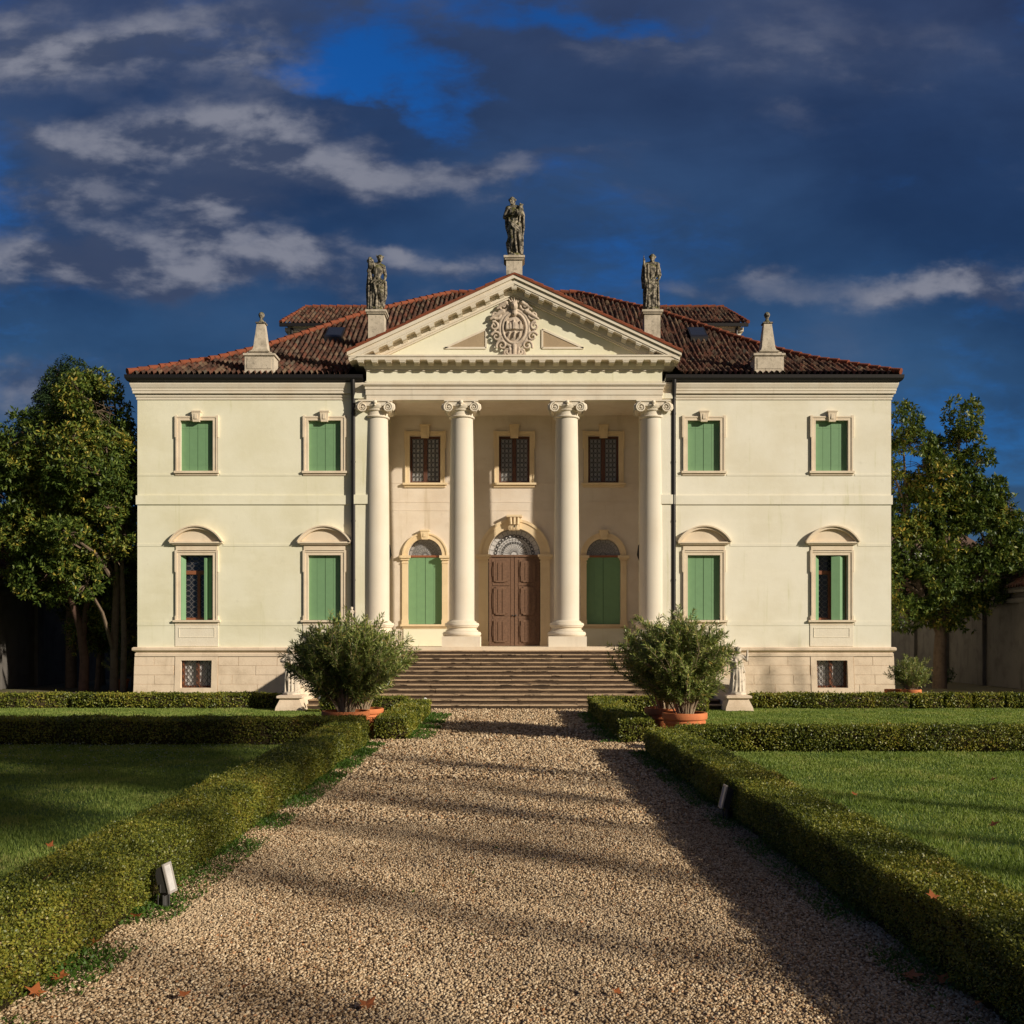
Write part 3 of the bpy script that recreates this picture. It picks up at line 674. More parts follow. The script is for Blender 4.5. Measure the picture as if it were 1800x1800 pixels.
for k in (-1, 0, 1): mb.tube([(k*.13, YB-.26, 6.48), (k*.14, YB-.28, 6.6), (k*.15, YB-.29, 6.74)], .05, 8); mb.box(k*.11-.035, k*.11+.035, YB-.235, YB-.15, 6.30, 6.44)
mb.box(-.30, .30, YB-.33, YB, 6.76, 6.84)
part('keystone', mb, 'trim_gold', door)
for s in (-1, 1):
    mb = MB(); a, b = (-1.0, -.008) if s < 0 else (.008, 1.0); y = YB+.13
    mb.box(a, b, y, y+.06, ZF+.01, 5.24)
    cx = (a+b)/2+s*.03
    for (z0, z1, st) in ((1.93, 2.75, 0), (3.02, 4.02, 1), (4.28, 5.06, 0)):
        h = .27
        mb.box(cx-h, cx+h, y-.065, y+.01, z0, z1); mb.box(cx-h-.045, cx+h+.045, y-.05, y+.01, z0+.2, z1-.2); mb.box(cx-h-.09, cx+h+.09, y-.02, y+.01, z0-.09, z1+.07); mb.box(cx-h+.08, cx+h-.08, y-.07, y+.01, z0-.05 if st else z0-.03, z1+.05 if st else z1+.02)
        for q in (-.09, .09): mb.box(cx+q-.014, cx+q+.014, y-.09, y, z0+.05, z1-.05)
    for z in (2.82, 4.12): mb.box(a+.15, b-.15, y-.025, y+.01, z, z+.1)
    for q in (a+.01, b-.13): mb.box(q, q+.12, y-.012, y+.01, ZF+.01, 5.24)
    lf = part('door_leaf', mb, 'wood', door)
m = MB(); m.ball((.06, YB+.08, 2.95), .035, 8, 6); m.ball((-.06, YB+.08, 2.95), .03, 8, 6); part('door_handle', m, 'iron', door)
m = MB(); m.box(-1.02, 1.02, YB+.08, YB+.2, 5.24, 5.32); part('door_transom', m, 'wood', door)
part('pane', half_disc(0, 5.32, 1.05, YB+.22), 'glass_white', door)
part('lead_came', fan(0, 5.33, .99, YB+.205, 15, (.14, .60, 1.0), .011), 'iron', door)
for s in (-1, 1):
    m = MB(); x = s*4.83; m.prism([(x, 5.0), (x-s*.03, 5.0), (x-s*.13, 5.25), (x-s*.08, 5.62), (x-s*.02, 5.68), (x, 5.68)], YB-.72, YB-.64); part('wall_bracket', m, 'iron', lw)

# ---- columns
def column(cx):
    mb = MB(); prof = []
    for k in range(17):
        t = k/16; prof.append((.46-.055*max(0, (t-.25)/.75)**1.6, 2.72+t*(10.10-2.72)))
    mb.lathe(prof, cx, YC, 40); c = part('column', mb, 'shaft', smooth=50)
    mb = MB(); mb.box(cx-.69, cx+.69, YC-.69, YC+.60, ZF, 2.13)
    mb.lathe([(.66, 2.13), (.70, 2.17), (.71, 2.23), (.68, 2.29), (.60, 2.31), (.60, 2.34), (.545, 2.38), (.54, 2.42), (.575, 2.46), (.60, 2.47), (.60, 2.50), (.63, 2.52), (.635, 2.57), (.61, 2.62), (.54, 2.63), (.54, 2.66), (.49, 2.69), (.465, 2.72)], cx, YC, 40)
    part('column_base', mb, 'trim_white', c, smooth=35)
    mb = MB(); mb.lathe([(.41, 10.10), (.46, 10.11), (.475, 10.14), (.46, 10.17), (.41, 10.18), (.405, 10.32), (.44, 10.34), (.46, 10.37), (.44, 10.40), (.50, 10.46), (.52, 10.55), (.45, 10.60)], cx, YC, 32)
    mb.box(cx-.62, cx+.62, YC-.50, YC+.5, 10.655, 10.715); mb.box(cx-.58, cx+.58, YC-.46, YC+.46, 10.60, 10.655)
    mb.box(cx-.45, cx+.45, YC-.47, YC+.45, 10.50, 10.60)
    for s in (-1, 1):
        vx = cx+s*.46
        for fy in (YC-.50, YC+.40):
            pts = []; rr = []
            for k in range(38):
                t = k/37; a = PI/2+s*(-1)*0+t*2*PI*2.1*(-s); r = .155*(1-t)**.8+.022
                pts.append((vx+r*math.cos(a), fy, 10.445+r*math.sin(a))); rr.append(.030*(1-.45*t))
            mb.tube(pts, rr, 6)
            mb.ball((vx, fy, 10.445), .035, 8, 6)
        mb.tube([(vx, YC-.46, 10.445), (vx, YC-.2, 10.445), (vx, YC, 10.445), (vx, YC+.2, 10.445), (vx, YC+.42, 10.445)], [.145, .12, .10, .12, .145], 16)
        # corner scroll turned outwards
        mb.tube([(cx+s*.56, YC-.40, 10.60), (cx+s*.66, YC-.42, 10.52), (cx+s*.67, YC-.42, 10.42), (cx+s*.63, YC-.42, 10.34)], [.05, .06, .06, .045], 8)
    mb.ball((cx, YC-.50, 10.62), .075, 10, 7); mb.ball((cx, YC-.53, 10.52), .04, 8, 6)
    for k in range(-4, 5):
        if k: mb.ball((cx+k*.068, YC-.475+.0008*k*k*10, 10.50), (.028, .03, .045), 8, 6)
    part('capital', mb, 'trim_white', c, smooth=40)
for cx in (-5.05, -1.925, 1.925, 5.05): column(cx)

# ---- floor, entablature, pediment
mb = MB(); mb.box(-5.75, 5.75, 36.62, YB+.3, 1.60, ZF); mb.box(-5.6, 5.6, 36.9, YB, .0, 1.60)
part('portico_floor', mb, 'trim')
ep = [(-5.37, YW+1.0), (-5.37, 37.20), (5.37, 37.20), (5.37, YW+1.0)]
mb = MB(); mb.sweep(ep, [(-.45, 10.72), (0, 10.72), (0, 10.90), (.025, 10.90), (.025, 11.10), (.05, 11.10), (.05, 11.20), (.09, 11.22), (.12, 11.26), (.12, 11.32), (0, 11.33), (-.45, 11.33)])
ent = part('entablature', mb, 'trim_white')
mb = MB(); mb.sweep(ep, [(-.45, 11.33), (0, 11.33), (0, 11.76), (-.45, 11.76)]); part('frieze', mb, 'plaster_green', ent)
mb = MB()
for k in range(150): x = -5.40+k*.0725; mb.box(x, x+.04, 37.055, 37.09, 11.335, 11.365)
o = part('dentil_row', mb, 'trim_white', ent)
mb = MB(); mb.sweep(ep, [(-.45, 11.76), (.03, 11.76), (.03, 11.83), (.07, 11.86), (.10, 11.93), (.12, 11.97), (.12, 12.07), (-.45, 12.07)])
mb.sweep([(-5.51, YW+1.0), (-5.51, 37.20), (5.51, 37.20), (5.51, YW+1.0)], [(-.45, 12.072), (.42, 12.072), (.42, 12.16), (.45, 12.18), (.45, 12.24), (-.45, 12.24)])
cor = part('portico_cornice', mb, 'trim_white')
def modillion():
    m = MB(); m.prism_x([(37.080, 12.068), (36.808, 12.068), (36.794, 12.042), (36.794, 11.995), (36.822, 11.964), (36.862, 11.957), (36.890, 11.974), (36.958, 11.981), (37.026, 11.927), (37.080, 11.913)], -.10, .10)
    m.box(-.125, .125, 36.78, 37.08, 12.035, 12.069); return m.mesh('modillion')
mm = modillion()
for k in range(-11, 12):
    o = link('modillion', mm if k == -11 else mm, MT['trim_white'] if k == -11 else None, cor); o.location = (k*.502, 0, 0)
SL = .463
mb = MB()
def rake(mb, zt, zb, y0, y1, half, zt_end=None):
    # chevron moulding, top line zt - SL|x|
    for s in (-1, 1):
        p = [(0, zb), (s*half, zb-SL*half), (s*half, zt-SL*half), (0, zt)]
        mb.prism(p if s > 0 else p[::-1], y0, y1)
rake(mb, 14.74, 14.50, 37.05, 37.4, 4.95); rake(mb, 14.58, 14.44, 37.10, 37.4, 4.8)
rake(mb, 14.98, 14.745, 36.78, 37.5, 5.93); rake(mb, 15.11, 14.98, 36.70, 37.5, 6.0); rake(mb, 14.90, 14.80, 36.755, 37.0, 5.95)
ped = part('pediment', mb, 'trim_white')
mm2 = MB()
mm2.prism_x([(37.080, 0.000), (36.808, 0.000), (36.794, -0.030), (36.794, -0.075), (36.822, -0.112), (36.862, -0.120), (36.890, -0.101), (36.958, -0.098), (37.026, -0.150), (37.080, -0.165)], -.09, .09); mm2.box(-.115, .115, 36.78, 37.08, -.035, -.001)
mr = mm2.mesh('modillion'); mr.materials.append(MT['trim_white'])
for k in range(-10, 11):
    o = link('modillion', mr, None, ped); x = k*.498; o.location = (x, 0, 14.745-SL*abs(x)-(.03 if k == 0 else 0))
    # keep each block upright like the carved ones but sheared to the slope by a small roll
    o.rotation_euler = (0, (math.atan(SL)*.9)*(1 if x > 0 else -1 if x < 0 else 0), 0)
mb = MB(); mb.prism([(-5.3, 12.20), (5.3, 12.20), (0, 12.20+5.3*SL+.05)], 37.20, 37.5)
tymp = part('tympanum', mb, 'plaster_green', ped)
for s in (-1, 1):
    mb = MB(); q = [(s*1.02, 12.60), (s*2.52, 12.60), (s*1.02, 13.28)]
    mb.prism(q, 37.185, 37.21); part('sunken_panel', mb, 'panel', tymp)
    fr = MB()
    def bar(p, r, w_=.035):
        d = (Vector(r)-Vector(p)).normalized(); n_ = Vector((-d.y, d.x))*w_
        fr.prism([(p[0]-n_.x, p[1]-n_.y), (r[0]-n_.x, r[1]-n_.y), (r[0]+n_.x, r[1]+n_.y), (p[0]+n_.x, p[1]+n_.y)], 37.165, 37.2)
    bar(q[0], q[1]); bar(q[1], q[2], .034); bar(q[2], q[0], .033)
    part('panel_moulding', fr, 'trim_white', tymp)
# carved shield: oval escutcheon with a walled tower over three tongues, framed by scrolls, a crowned head on top
s = MB(); cz = 13.28; yf = 37.18
s.ball((0, yf, cz), (.43, .13, .56), 24, 14)
ring = [(.42*math.cos(t), yf-.10, cz+.55*math.sin(t)) for t in np.linspace(0, 2*PI, 33)]; s.tube(ring, .055, 8)
ring = [(.53*math.cos(t), yf-.05, cz+.66*math.sin(t)) for t in np.linspace(0, 2*PI, 33)]; s.tube(ring, .08, 8)
for k in range(5): s.box(-.30+k*.12, -.30+k*.12+.07, yf-.19, yf, cz-.02, cz+(.26 if k in (0, 4) else .20 if k != 2 else .30))
s.box(-.32, .32, yf-.175, yf, cz-.06, cz+.12); s.box(-.06, .06, yf-.21, yf, cz-.04, cz+.2)
for k in (-1, 0, 1): s.caps((k*.19+.02, yf-.16, cz-.16), (k*.19-.03, yf-.15, cz-.34), .05, .02, 8)
def scroll(cx, cz_, r, turns, dirn, a0=0, th=.05, y=yf-.09):
    pts = [(cx+(r*(1-t)+.02)*math.cos(a0+dirn*t*turns*2*PI), y-.04*t, cz_+(r*(1-t)+.02)*math.sin(a0+dirn*t*turns*2*PI)) for t in np.linspace(0, 1, 22)]
    s.tube(pts, [th*(1.1-.5*t) for t in np.linspace(0, 1, 22)], 7)
for sg in (-1, 1):
    for (x, z, r, a) in ((.68, .48, .17, 2.2), (.74, .08, .15, 1.2), (.66, -.30, .17, .3), (.46, -.62, .18, -.5), (.40, .80, .17, 2.8), (.24, -.86, .12, -1)):
        scroll(sg*x, cz+z, r, 1.4, sg, a if sg > 0 else PI-a)
    s.caps((sg*.42, yf-.1, cz+.62), (sg*.86, yf-.12, cz+.34), .09, .05, 8); s.caps((sg*.30, yf-.12, cz+.92), (sg*.62, yf-.1, cz+.72), .08, .05, 8)
    s.caps((sg*.72, yf-.08, cz-.12), (sg*.82, yf-.1, cz-.22), .06, .04, 8); s.caps((sg*.16, yf-.1, cz-.74), (sg*.13, yf-.1, cz-1.0), .07, .05, 8)
    s.caps((sg*.30, yf-.08, cz-.78), (sg*.42, yf-.1, cz-.96), .06, .03, 8)
s.ball((0, yf-.16, cz+.80), (.13, .13, .17), 12, 8); s.caps((0, yf-.1, cz+.55), (0, yf-.14, cz+.68), .12, .08, 8); s.caps((-.01, yf-.29, cz+.80), (-.01, yf-.28, cz+.76), .03, .03, 6)
for k in range(-2, 3): s.caps((k*.065, yf-.14, cz+.95), (k*.10, yf-.14, cz+1.10-.02*abs(k)), .035, .02, 6)
s.caps((0, yf-.1, cz-.66), (0, yf-.1, cz-.98), .10, .09, 10); s.box(-.24, .24, yf-.2, yf+.05, cz-1.06, cz-.96)
s.fused('coat_of_arms', MT['carving'], tymp, .015, 1)

# ---- roofs
TM = 11.08; YBK = 59.4
PROF = [(0, 11.65), (2.605, 12.89), (4.213, 13.86), (7.61, 16.24), (TM, 18.27)]
def zroof(t): return float(np.interp(t, [p[0] for p in PROF], [p[1] for p in PROF]))
def tiles(name, fmap, umin, umax, tmax, keep, col=.205, course=.36, parent=None, seed=1, flip=False):
    rs = np.random.RandomState(seed); nc = int((umax-umin)/col); us = []; ph = []
    S = np.array([0, .10, .22, .36, .50, .62, .70, .86])
    for c in range(nc):
        us += [umin+(c+x)*col for x in S]; ph += list(S)
    us.append(umin+nc*col); ph.append(0.0); us = np.array(us); ph = np.array(ph)
    ci = np.minimum(np.arange(len(us))//8, nc-1)
    nr = int(math.ceil(tmax/course)); rows = []; cs = []; rj = []
    for j in range(nr):
        rows += [j*course, min((j+1)*course, tmax)]; cs += [0.0, 1.0]; rj += [j, j]
    rows = np.array(rows); cs = np.array(cs); rj = np.array(rj)
    jit = rs.uniform(-.007, .009, (nr, nc)); shf = rs.uniform(-.009, .009, (nr, nc)); sl_ = rs.uniform(-.03, .03, (nr, nc))
    prof = np.where(ph < .70, np.sin(np.clip(ph/.70, 0, 1)*PI)*.105, -.03)
    U, T = np.meshgrid(us, rows)
    J = jit[rj][:, ci]; Hh = prof[None, :]*(1-.12*cs[:, None])+.020*(1-cs[:, None])+J
    U = U+shf[rj][:, ci]*(ph[None, :] > 0); T2 = np.clip(T+sl_[rj][:, ci]*(cs[:, None] < .5)*(rj[:, None] > 0), -.03, tmax)
    X, Y, Z = fmap(U, T2); Z = Z+Hh
    V = np.stack([X, Y, Z], -1).reshape(-1, 3); n = len(us); m = len(rows)
    i, j = np.meshgrid(np.arange(n-1), np.arange(m-1)); a = (j*n+i).ravel(); F = np.stack([a, a+1, a+n+1, a+n], -1)
    uc = (us[:-1]+us[1:])/2; tcn = (rows[:-1]+rows[1:])/2; UU, TT = np.meshgrid(uc, tcn); kp = keep(UU, TT).ravel()
    F = F[kp]
    if flip: F = F[:, ::-1]
    UVu = np.repeat((ci+.5)[None, :], m, 0)+.0; UVv = np.repeat((rj+.5)[:, None], n, 1)
    uv = np.stack([UVu, UVv], -1).reshape(-1, 2)
    used = np.unique(F); re = -np.ones(len(V), int); re[used] = np.arange(len(used))
    return np_mesh(name, V[used], re[F], MT['tiles'], parent, False, None, uv[used])
zr = np.vectorize(zroof)
XE, YE = 14.06, 37.2
def gable_z(x): return 15.18-SL*np.abs(x)
def keep_front(U, T):
    z = zr(np.clip(T, 0, TM)); cut = (np.abs(U) < 6.05) & (gable_z(U) > z-.05)
    cut |= (np.abs(U) < 5.42) & (T < 3)
    return (np.abs(U) < XE-T) & ~cut
roof = tiles('roof', lambda U, T: (U, YE+T, zr(np.clip(T, 0, TM))), -XE, XE, TM, keep_front, parent=villa, seed=3)
for sg in (-1, 1):
    tiles('roof_slope', lambda U, T, sg=sg: (sg*(XE-T), U, zr(np.clip(T, 0, TM))), YE, YBK, TM, lambda U, T: (U > YE+T) & (U < YBK-T), parent=roof, seed=5+sg, flip=sg < 0)
tiles('roof_slope', lambda U, T: (U, YBK-T, zr(np.clip(T, 0, TM))), -XE, XE, TM, lambda U, T: np.abs(U) < XE-T, parent=roof, seed=9, flip=True)
def ridge_row(mb, pts, r=.115, seg=.42):
    # overlapping half round caps along a line
    P3 = [Vector(p) for p in pts]; rnd = random.Random(len(pts)); 
    for a, b in zip(P3[:-1], P3[1:]):
        L = (b-a).length; n = max(1, round(L/seg))
        for k in range(n):
            p = a.lerp(b, k/n); q = a.lerp(b, (k+1.12)/n); d = Vector((rnd.uniform(-.012, .012), rnd.uniform(-.012, .012), rnd.uniform(-.008, .012)))
            mb.tube([p+d+Vector((0, 0, .02)), q+d-Vector((0, 0, .005))], [r*1.06, r*.86], 10)
mb = MB()
for sg in (-1, 1):
    ridge_row(mb, [(sg*(XE-t+.02), YE+t, zroof(t)+.07) for t in (0.02, 2.605, 4.213, 6, 7.61, 9.5, TM)])
ridge_row(mb, [(-3.02, YE+TM, 18.35), (3.02, YE+TM, 18.35)])
part('ridge_tiles', mb, 'ridge', roof, smooth=60)
# portico roof: two tiled planes running back into the main roof
back = 44.3
for sg in (-1, 1):
    tiles('portico_roof', lambda U, T, sg=sg: (sg*(6.05-T), U, 15.16-SL*(6.05-T)), 36.82, back, 6.05,
          lambda U, T: zr(np.clip(U-YE, 0, TM)) < 15.30-SL*(6.05-T), parent=roof, seed=13+sg, flip=sg < 0)
mb = MB()
for sg in (-1, 1): mb.prism([(0, 15.105), (sg*6.04, 15.105-SL*6.04), (sg*6.04, 15.17-SL*6.04), (0, 15.17)][::sg], 36.67, 36.86)
vt = part('verge', mb, 'ridge', roof)
for sg in (-1, 1): mb = MB(); ridge_row(mb, [(sg*6.02, 36.74, 15.16-SL*6.02), (sg*.32, 36.74, 15.16-SL*.32)], .062, .40); part('verge_tiles', mb, 'ridge', roof, smooth=60)
mb = MB(); ridge_row(mb, [(0, 37.5, 15.22), (0, back, 15.22)]); part('ridge_tiles', mb, 'ridge', roof, smooth=60)
mb = MB(); mb.prism([(-5.9, 12.24), (5.9, 12.24), (5.9, 12.3), (0, 15.0), (-5.9, 12.3)], 37.5, 43); part('portico_attic', mb, 'trim_white', roof)
for x, y in ((-3.95*1.88, 0), (3.95*1.92, 0)):
    t = 5.25; a = 5.25; mb = MB(); z0, z1 = zroof(t-.55), zroof(t+.42); Y0, Y1 = YE+t-.55, YE+t+.42
    mb.hexa([(x-.36, Y0, z0-.02), (x+.36, Y0, z0-.02), (x+.36, Y1, z1-.02), (x-.36, Y1, z1-.02), (x-.36, Y0, z0+.20), (x+.36, Y0, z0+.20), (x+.36, Y1, z1+.20), (x-.36, Y1, z1+.20)])
    sk = part('skylight', mb, 'zinc', roof)
    mb = MB(); mb.quad((x-.30, Y0+.06, z0+.24), (x+.30, Y0+.06, z0+.24), (x+.30, Y1-.06, z1+.17), (x-.30, Y1-.06, z1+.17)); part('pane', mb, 'glass_dark', sk)
# attic storeys showing over the hips
for sg in (-1, 1):
    xo, xi = sg*11.05, sg*5.2; a, b = sorted((xo, xi))
    mb = MB(); mb.box(a, b, 50.0, 56.0, 12.2, 17.15); at = part('attic', mb, 'plaster')
    mb = MB(); mb.box(a-.12, b+.12, 49.88, 56.12, 17.0, 17.18); part('attic_cornice', mb, 'trim_white', at)
    mb = MB(); mb.box(a-.34, b+.3, 49.62, 49.74, 17.18, 17.33); part('gutter', mb, 'zinc', at)
    mb = MB(); mb.tube([(xo-sg*.22, 49.85, 17.2), (xo-sg*.22, 49.9, 16.9), (xo-sg*.22, 49.92, 14.5)], .07, 8); part('downpipe', mb, 'zinc', at, smooth=40)
    e = 11.38
    tiles('attic_roof', lambda U, T: (U, 49.68+T, 17.30+.56*T), -e if sg < 0 else 5.0, -5.0 if sg < 0 else e, 3.3, lambda U, T, e=e: np.abs(U) < e-T*.16, parent=at, seed=21+sg)
    tiles('attic_roof', lambda U, T: (U, 56.4-T, 17.30+.56*T), -e if sg < 0 else 5.0, -5.0 if sg < 0 else e, 3.3, lambda U, T, e=e: np.abs(U) < e-T*.16, parent=at, seed=25+sg, flip=True)
    mb = MB(); ridge_row(mb, [(sg*(e-.55), 53.0, 19.17), (sg*5, 53.0, 19.17)], .12); ridge_row(mb, [(sg*(e-.03), 49.72, 17.40), (sg*(e-.55), 53.0, 19.15)], .09); part('ridge_tiles', mb, 'ridge', at, smooth=60)
    mb = MB(); mb.prism_x([(49.7, 17.18), (56.3, 17.18), (53, 19.0)], a+.02, b-.02); part('attic_gable', mb, 'plaster', at)
    m = MB(); zc_ = 16.3; m.box(sg*9.3-.3, sg*9.3+.3, 49.97, 50.03, 15.7, 16.9); part('window', m, 'glass_dark', at)
# pedestals of the roof figures belong to the house
def pedestal(x, y, w_, z0, z1):
    mb = MB(); h = w_/2; mb.box(x-h, x+h, y-h, y+h, z0, z1-.14); mb.box(x-h-.05, x+h+.05, y-h-.05, y+h+.05, z1-.14, z1-.08); mb.box(x-h-.09, x+h+.09, y-h-.09, y+h+.09, z1-.08, z1)
    part('pedestal', mb, 'pedestal')
pedestal(0.0, 37.25, .58, 14.6, 15.86); pedestal(-5.0, 37.35, .58, 12.4, 13.94); pedestal(5.0, 37.35, .58, 12.4, 13.94)
for sg in (-1, 1):
    x = sg*9.31; mb = MB(); mb.box(x-.53, x+.53, 37.38, 38.06, 11.55, 12.42); mb.box(x-.58, x+.58, 37.33, 38.11, 12.38, 12.46); mb.box(x-.56, x+.56, 37.35, 38.09, 11.72, 11.81)
    mb.box(x-.44, x+.44, 37.365, 37.4, 11.9, 12.30)
    part('pedestal', mb, 'pedestal')
# solid core so that no light leaks through the rooms
mb = MB(); mb.box(-13.5, 13.5, 40.4, 59.0, .1, 11.4); part('inner_walls', mb, 'dark_void')
for sg in (-1, 1):
    mb = MB(); a, b = sorted((sg*13.6, sg*4.9)); mb.box(a, b, 37.92, 40.39, 1.0, 11.3); part('inner_walls', mb, 'dark_void')
mb = MB(); mb.box(-13.8, 13.8, 59.15, 59.25, 0, 11.42); part('wall', mb, 'plaster')

# ---- steps and their cheeks
stairs = empty('staircase', (0, 33.2, 0)); WORLD.add('staircase')
tag(stairs, 'wide flight of weathered stone steps rising to the portico between curved cheeks', 'staircase')
NS = 14; Y0S, Y1S = 29.85, 36.64
def stair_mat():
    m, t, b = mat_new('step_stone', .9, .2); p = t.pos()
    g = t.new('ShaderNodeNewGeometry'); sp = t.new('ShaderNodeSeparateXYZ'); t.l.new(g.outputs['Normal'], sp.inputs[0])
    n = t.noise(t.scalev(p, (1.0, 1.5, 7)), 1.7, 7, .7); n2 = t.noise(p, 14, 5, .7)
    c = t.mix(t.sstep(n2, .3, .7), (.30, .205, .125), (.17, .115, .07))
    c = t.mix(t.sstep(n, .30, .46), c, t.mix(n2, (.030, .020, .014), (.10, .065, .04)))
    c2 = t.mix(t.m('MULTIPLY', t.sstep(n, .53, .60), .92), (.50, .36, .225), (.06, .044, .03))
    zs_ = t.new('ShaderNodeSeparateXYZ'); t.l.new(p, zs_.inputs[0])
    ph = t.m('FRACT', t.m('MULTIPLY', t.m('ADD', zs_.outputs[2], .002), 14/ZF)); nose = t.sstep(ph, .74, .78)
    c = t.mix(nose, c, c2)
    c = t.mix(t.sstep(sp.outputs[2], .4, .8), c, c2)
    t.l.new(c, b.inputs['Base Color']); t.l.new(t.bump(n2, .5, .02), b.inputs['Normal']); return m
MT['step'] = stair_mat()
def halfw(y): return 5.40+.80*((Y1S-y)/(Y1S-Y0S))**1.7
rnd = random.Random(4)
for k in range(NS-1):
    y = Y0S+(Y1S-Y0S)*k/(NS-1); z = (k+1)*ZF/NS; w_ = halfw(y); mb = MB(); x = -w_
    while x < w_-.01:
        L = min(rnd.uniform(1.2, 2.4), w_-x)
        if w_-(x+L) < .5: L = w_-x
        d = rnd.uniform(-.012, .012); dz_ = rnd.uniform(-.006, .004)
        mb.box(x+.004, x+L-.004, y+d, Y1S+.2 if k == NS-2 else y+(Y1S-Y0S)/(NS-1)+.25, z-ZF/NS+.002, z-.030+dz_)
        mb.box(x+.002, x+L-.002, y+d-.035, y+(Y1S-Y0S)/(NS-1)+.22, z-.030+dz_, z+dz_)
        x += L
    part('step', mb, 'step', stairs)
for sg in (-1, 1):
    mb = MB(); N = 18; pr = None
    for k in range(N+1):
        t = k/N; y = Y1S+.1-(Y1S+.1-(Y0S-.05))*t; x0 = sg*(halfw(min(max(y, Y0S), Y1S))+.02); zt = .62+1.62*(1-t)**1.35
        cur = (x0, y, zt)
        if pr:
            w_ = sg*.38; (xa_, ya_, za_), (xb_, yb_, zb_) = pr, cur
            mb.hexa([(xa_, ya_, 0), (xb_, yb_, 0), (xb_+w_, yb_, 0), (xa_+w_, ya_, 0), (xa_, ya_, za_), (xb_, yb_, zb_), (xb_+w_, yb_, zb_), (xa_+w_, ya_, za_)])
            e = sg*.05
            mb.hexa([(xa_-e, ya_, za_), (xb_-e, yb_, zb_), (xb_+w_+e, yb_, zb_), (xa_+w_+e, ya_, za_), (xa_-e, ya_, za_+.09), (xb_-e, yb_, zb_+.09), (xb_+w_+e, yb_, zb_+.09), (xa_+w_+e, ya_, za_+.09)])
        pr = cur
    part('cheek_wall', mb, 'trim', stairs)
    mb = MB(); x = sg*5.78; mb.box(x-.28, x+.28, 36.0, 36.6, 0, 2.32); mb.box(x-.32, x+.32, 35.96, 36.64, 2.32, 2.40); part('newel', mb, 'trim', stairs)
# ================================================================== STONE FIGURES
def L3(p, H, mx=1): return Vector((p[0]*H*mx, p[1]*H, p[2]*H))
def figure(s, H, J, mx=1, hair=None, head_turn=0.0):
    g = lambda k: L3(J[k], H, mx)
    def cp(a, b, ra, rb): s.caps(g(a) if isinstance(a, str) else L3(a, H, mx), g(b) if isinstance(b, str) else L3(b, H, mx), ra*H, rb*H, 10)
    s.ball(g('pel'), (.098*H, .078*H, .085*H), 14, 9); s.ball(g('chest'), (.108*H, .080*H, .105*H), 14, 9)
    cp('pel', 'waist', .080, .072); cp('waist', 'chest', .072, .085)
    cp('chest', 'neck', .06, .040); cp('neck', 'head', .036, .034)
    for q in ('L', 'R'):
        cp('neck', 'sh'+q, .04, .048); cp('sh'+q, 'el'+q, .043, .034); cp('el'+q, 'ha'+q, .033, .022)
        h = g('ha'+q); d = (h-g('el'+q)).normalized()
        s.ball(h+d*.018*H, (.024*H, .02*H, .03*H), 8, 6)
        for k in (-1, 0, 1): s.caps(h+d*.03*H+Vector((k*.011*H, 0, 0)), h+d*(.062-.004*abs(k))*H+Vector((k*.014*H, -.008*H, 0)), .008*H, .006*H, 6)
        s.caps(h+d*.01*H, h+d*.03*H+Vector((.02*H*(1 if q == 'L' else -1)*mx, -.012*H, 0)), .009*H, .006*H, 6)
        cp('hip'+q, 'kn'+q, .068, .048); cp('kn'+q, 'an'+q, .046, .030)
        a = g('an'+q); s.caps(a+Vector((0, .01*H, -.012*H)), a+Vector((0, -.085*H, -.022*H)), .030*H, .022*H, 8)
    hd = g('head'); rt = Matrix.Rotation(head_turn, 3, 'Z')
    s.ball(hd, (.047*H, .058*H, .064*H), 14, 10, rt)
    f = rt @ Vector((0, -1, 0)); sd = rt @ Vector((1, 0, 0))
    s.caps(hd+f*.054*H+Vector((0, 0, .008*H)), hd+f*.068*H-Vector((0, 0, .014*H)), .008*H, .012*H, 6)            # nose
    s.caps(hd+f*.044*H-Vector((0, 0, .046*H)), hd+f*.05*H-Vector((0, 0, .050*H)), .020*H, .016*H, 8)            # chin
    for k in (-1, 1): s.caps(hd+f*.05*H+sd*k*.03*H+Vector((0, 0, .018*H)), hd+f*.056*H+sd*k*.012*H+Vector((0, 0, .02*H)), .009*H, .008*H, 6); s.ball(hd+sd*k*.048*H, .012*H, 6, 5)
    if hair == 'cap':
        s.ball(hd+Vector((0, 0, .036*H)), (.060*H, .066*H, .042*H), 12, 8, rt)
        for k in (-1, 1): s.caps(hd+sd*k*.055*H+Vector((0, 0, .03*H)), hd+sd*k*.078*H+Vector((0, .01*H, .075*H)), .016*H, .006*H, 6)
    else:
        for k in range(16):
            a = 2*PI*k/16; r_ = .052
            s.ball(hd+Vector((r_*math.cos(a)*H, (r_*math.sin(a)+.012)*H, (.03+.012*math.sin(3*a))*H)), .022*H, 7, 5)
        s.ball(hd+Vector((0, .012*H, .045*H)), (.048*H, .05*H, .034*H), 10, 7)
        s.caps(hd-f*.05*H, hd-f*.05*H-Vector((0, 0, .07*H)), .03*H, .018*H, 8)
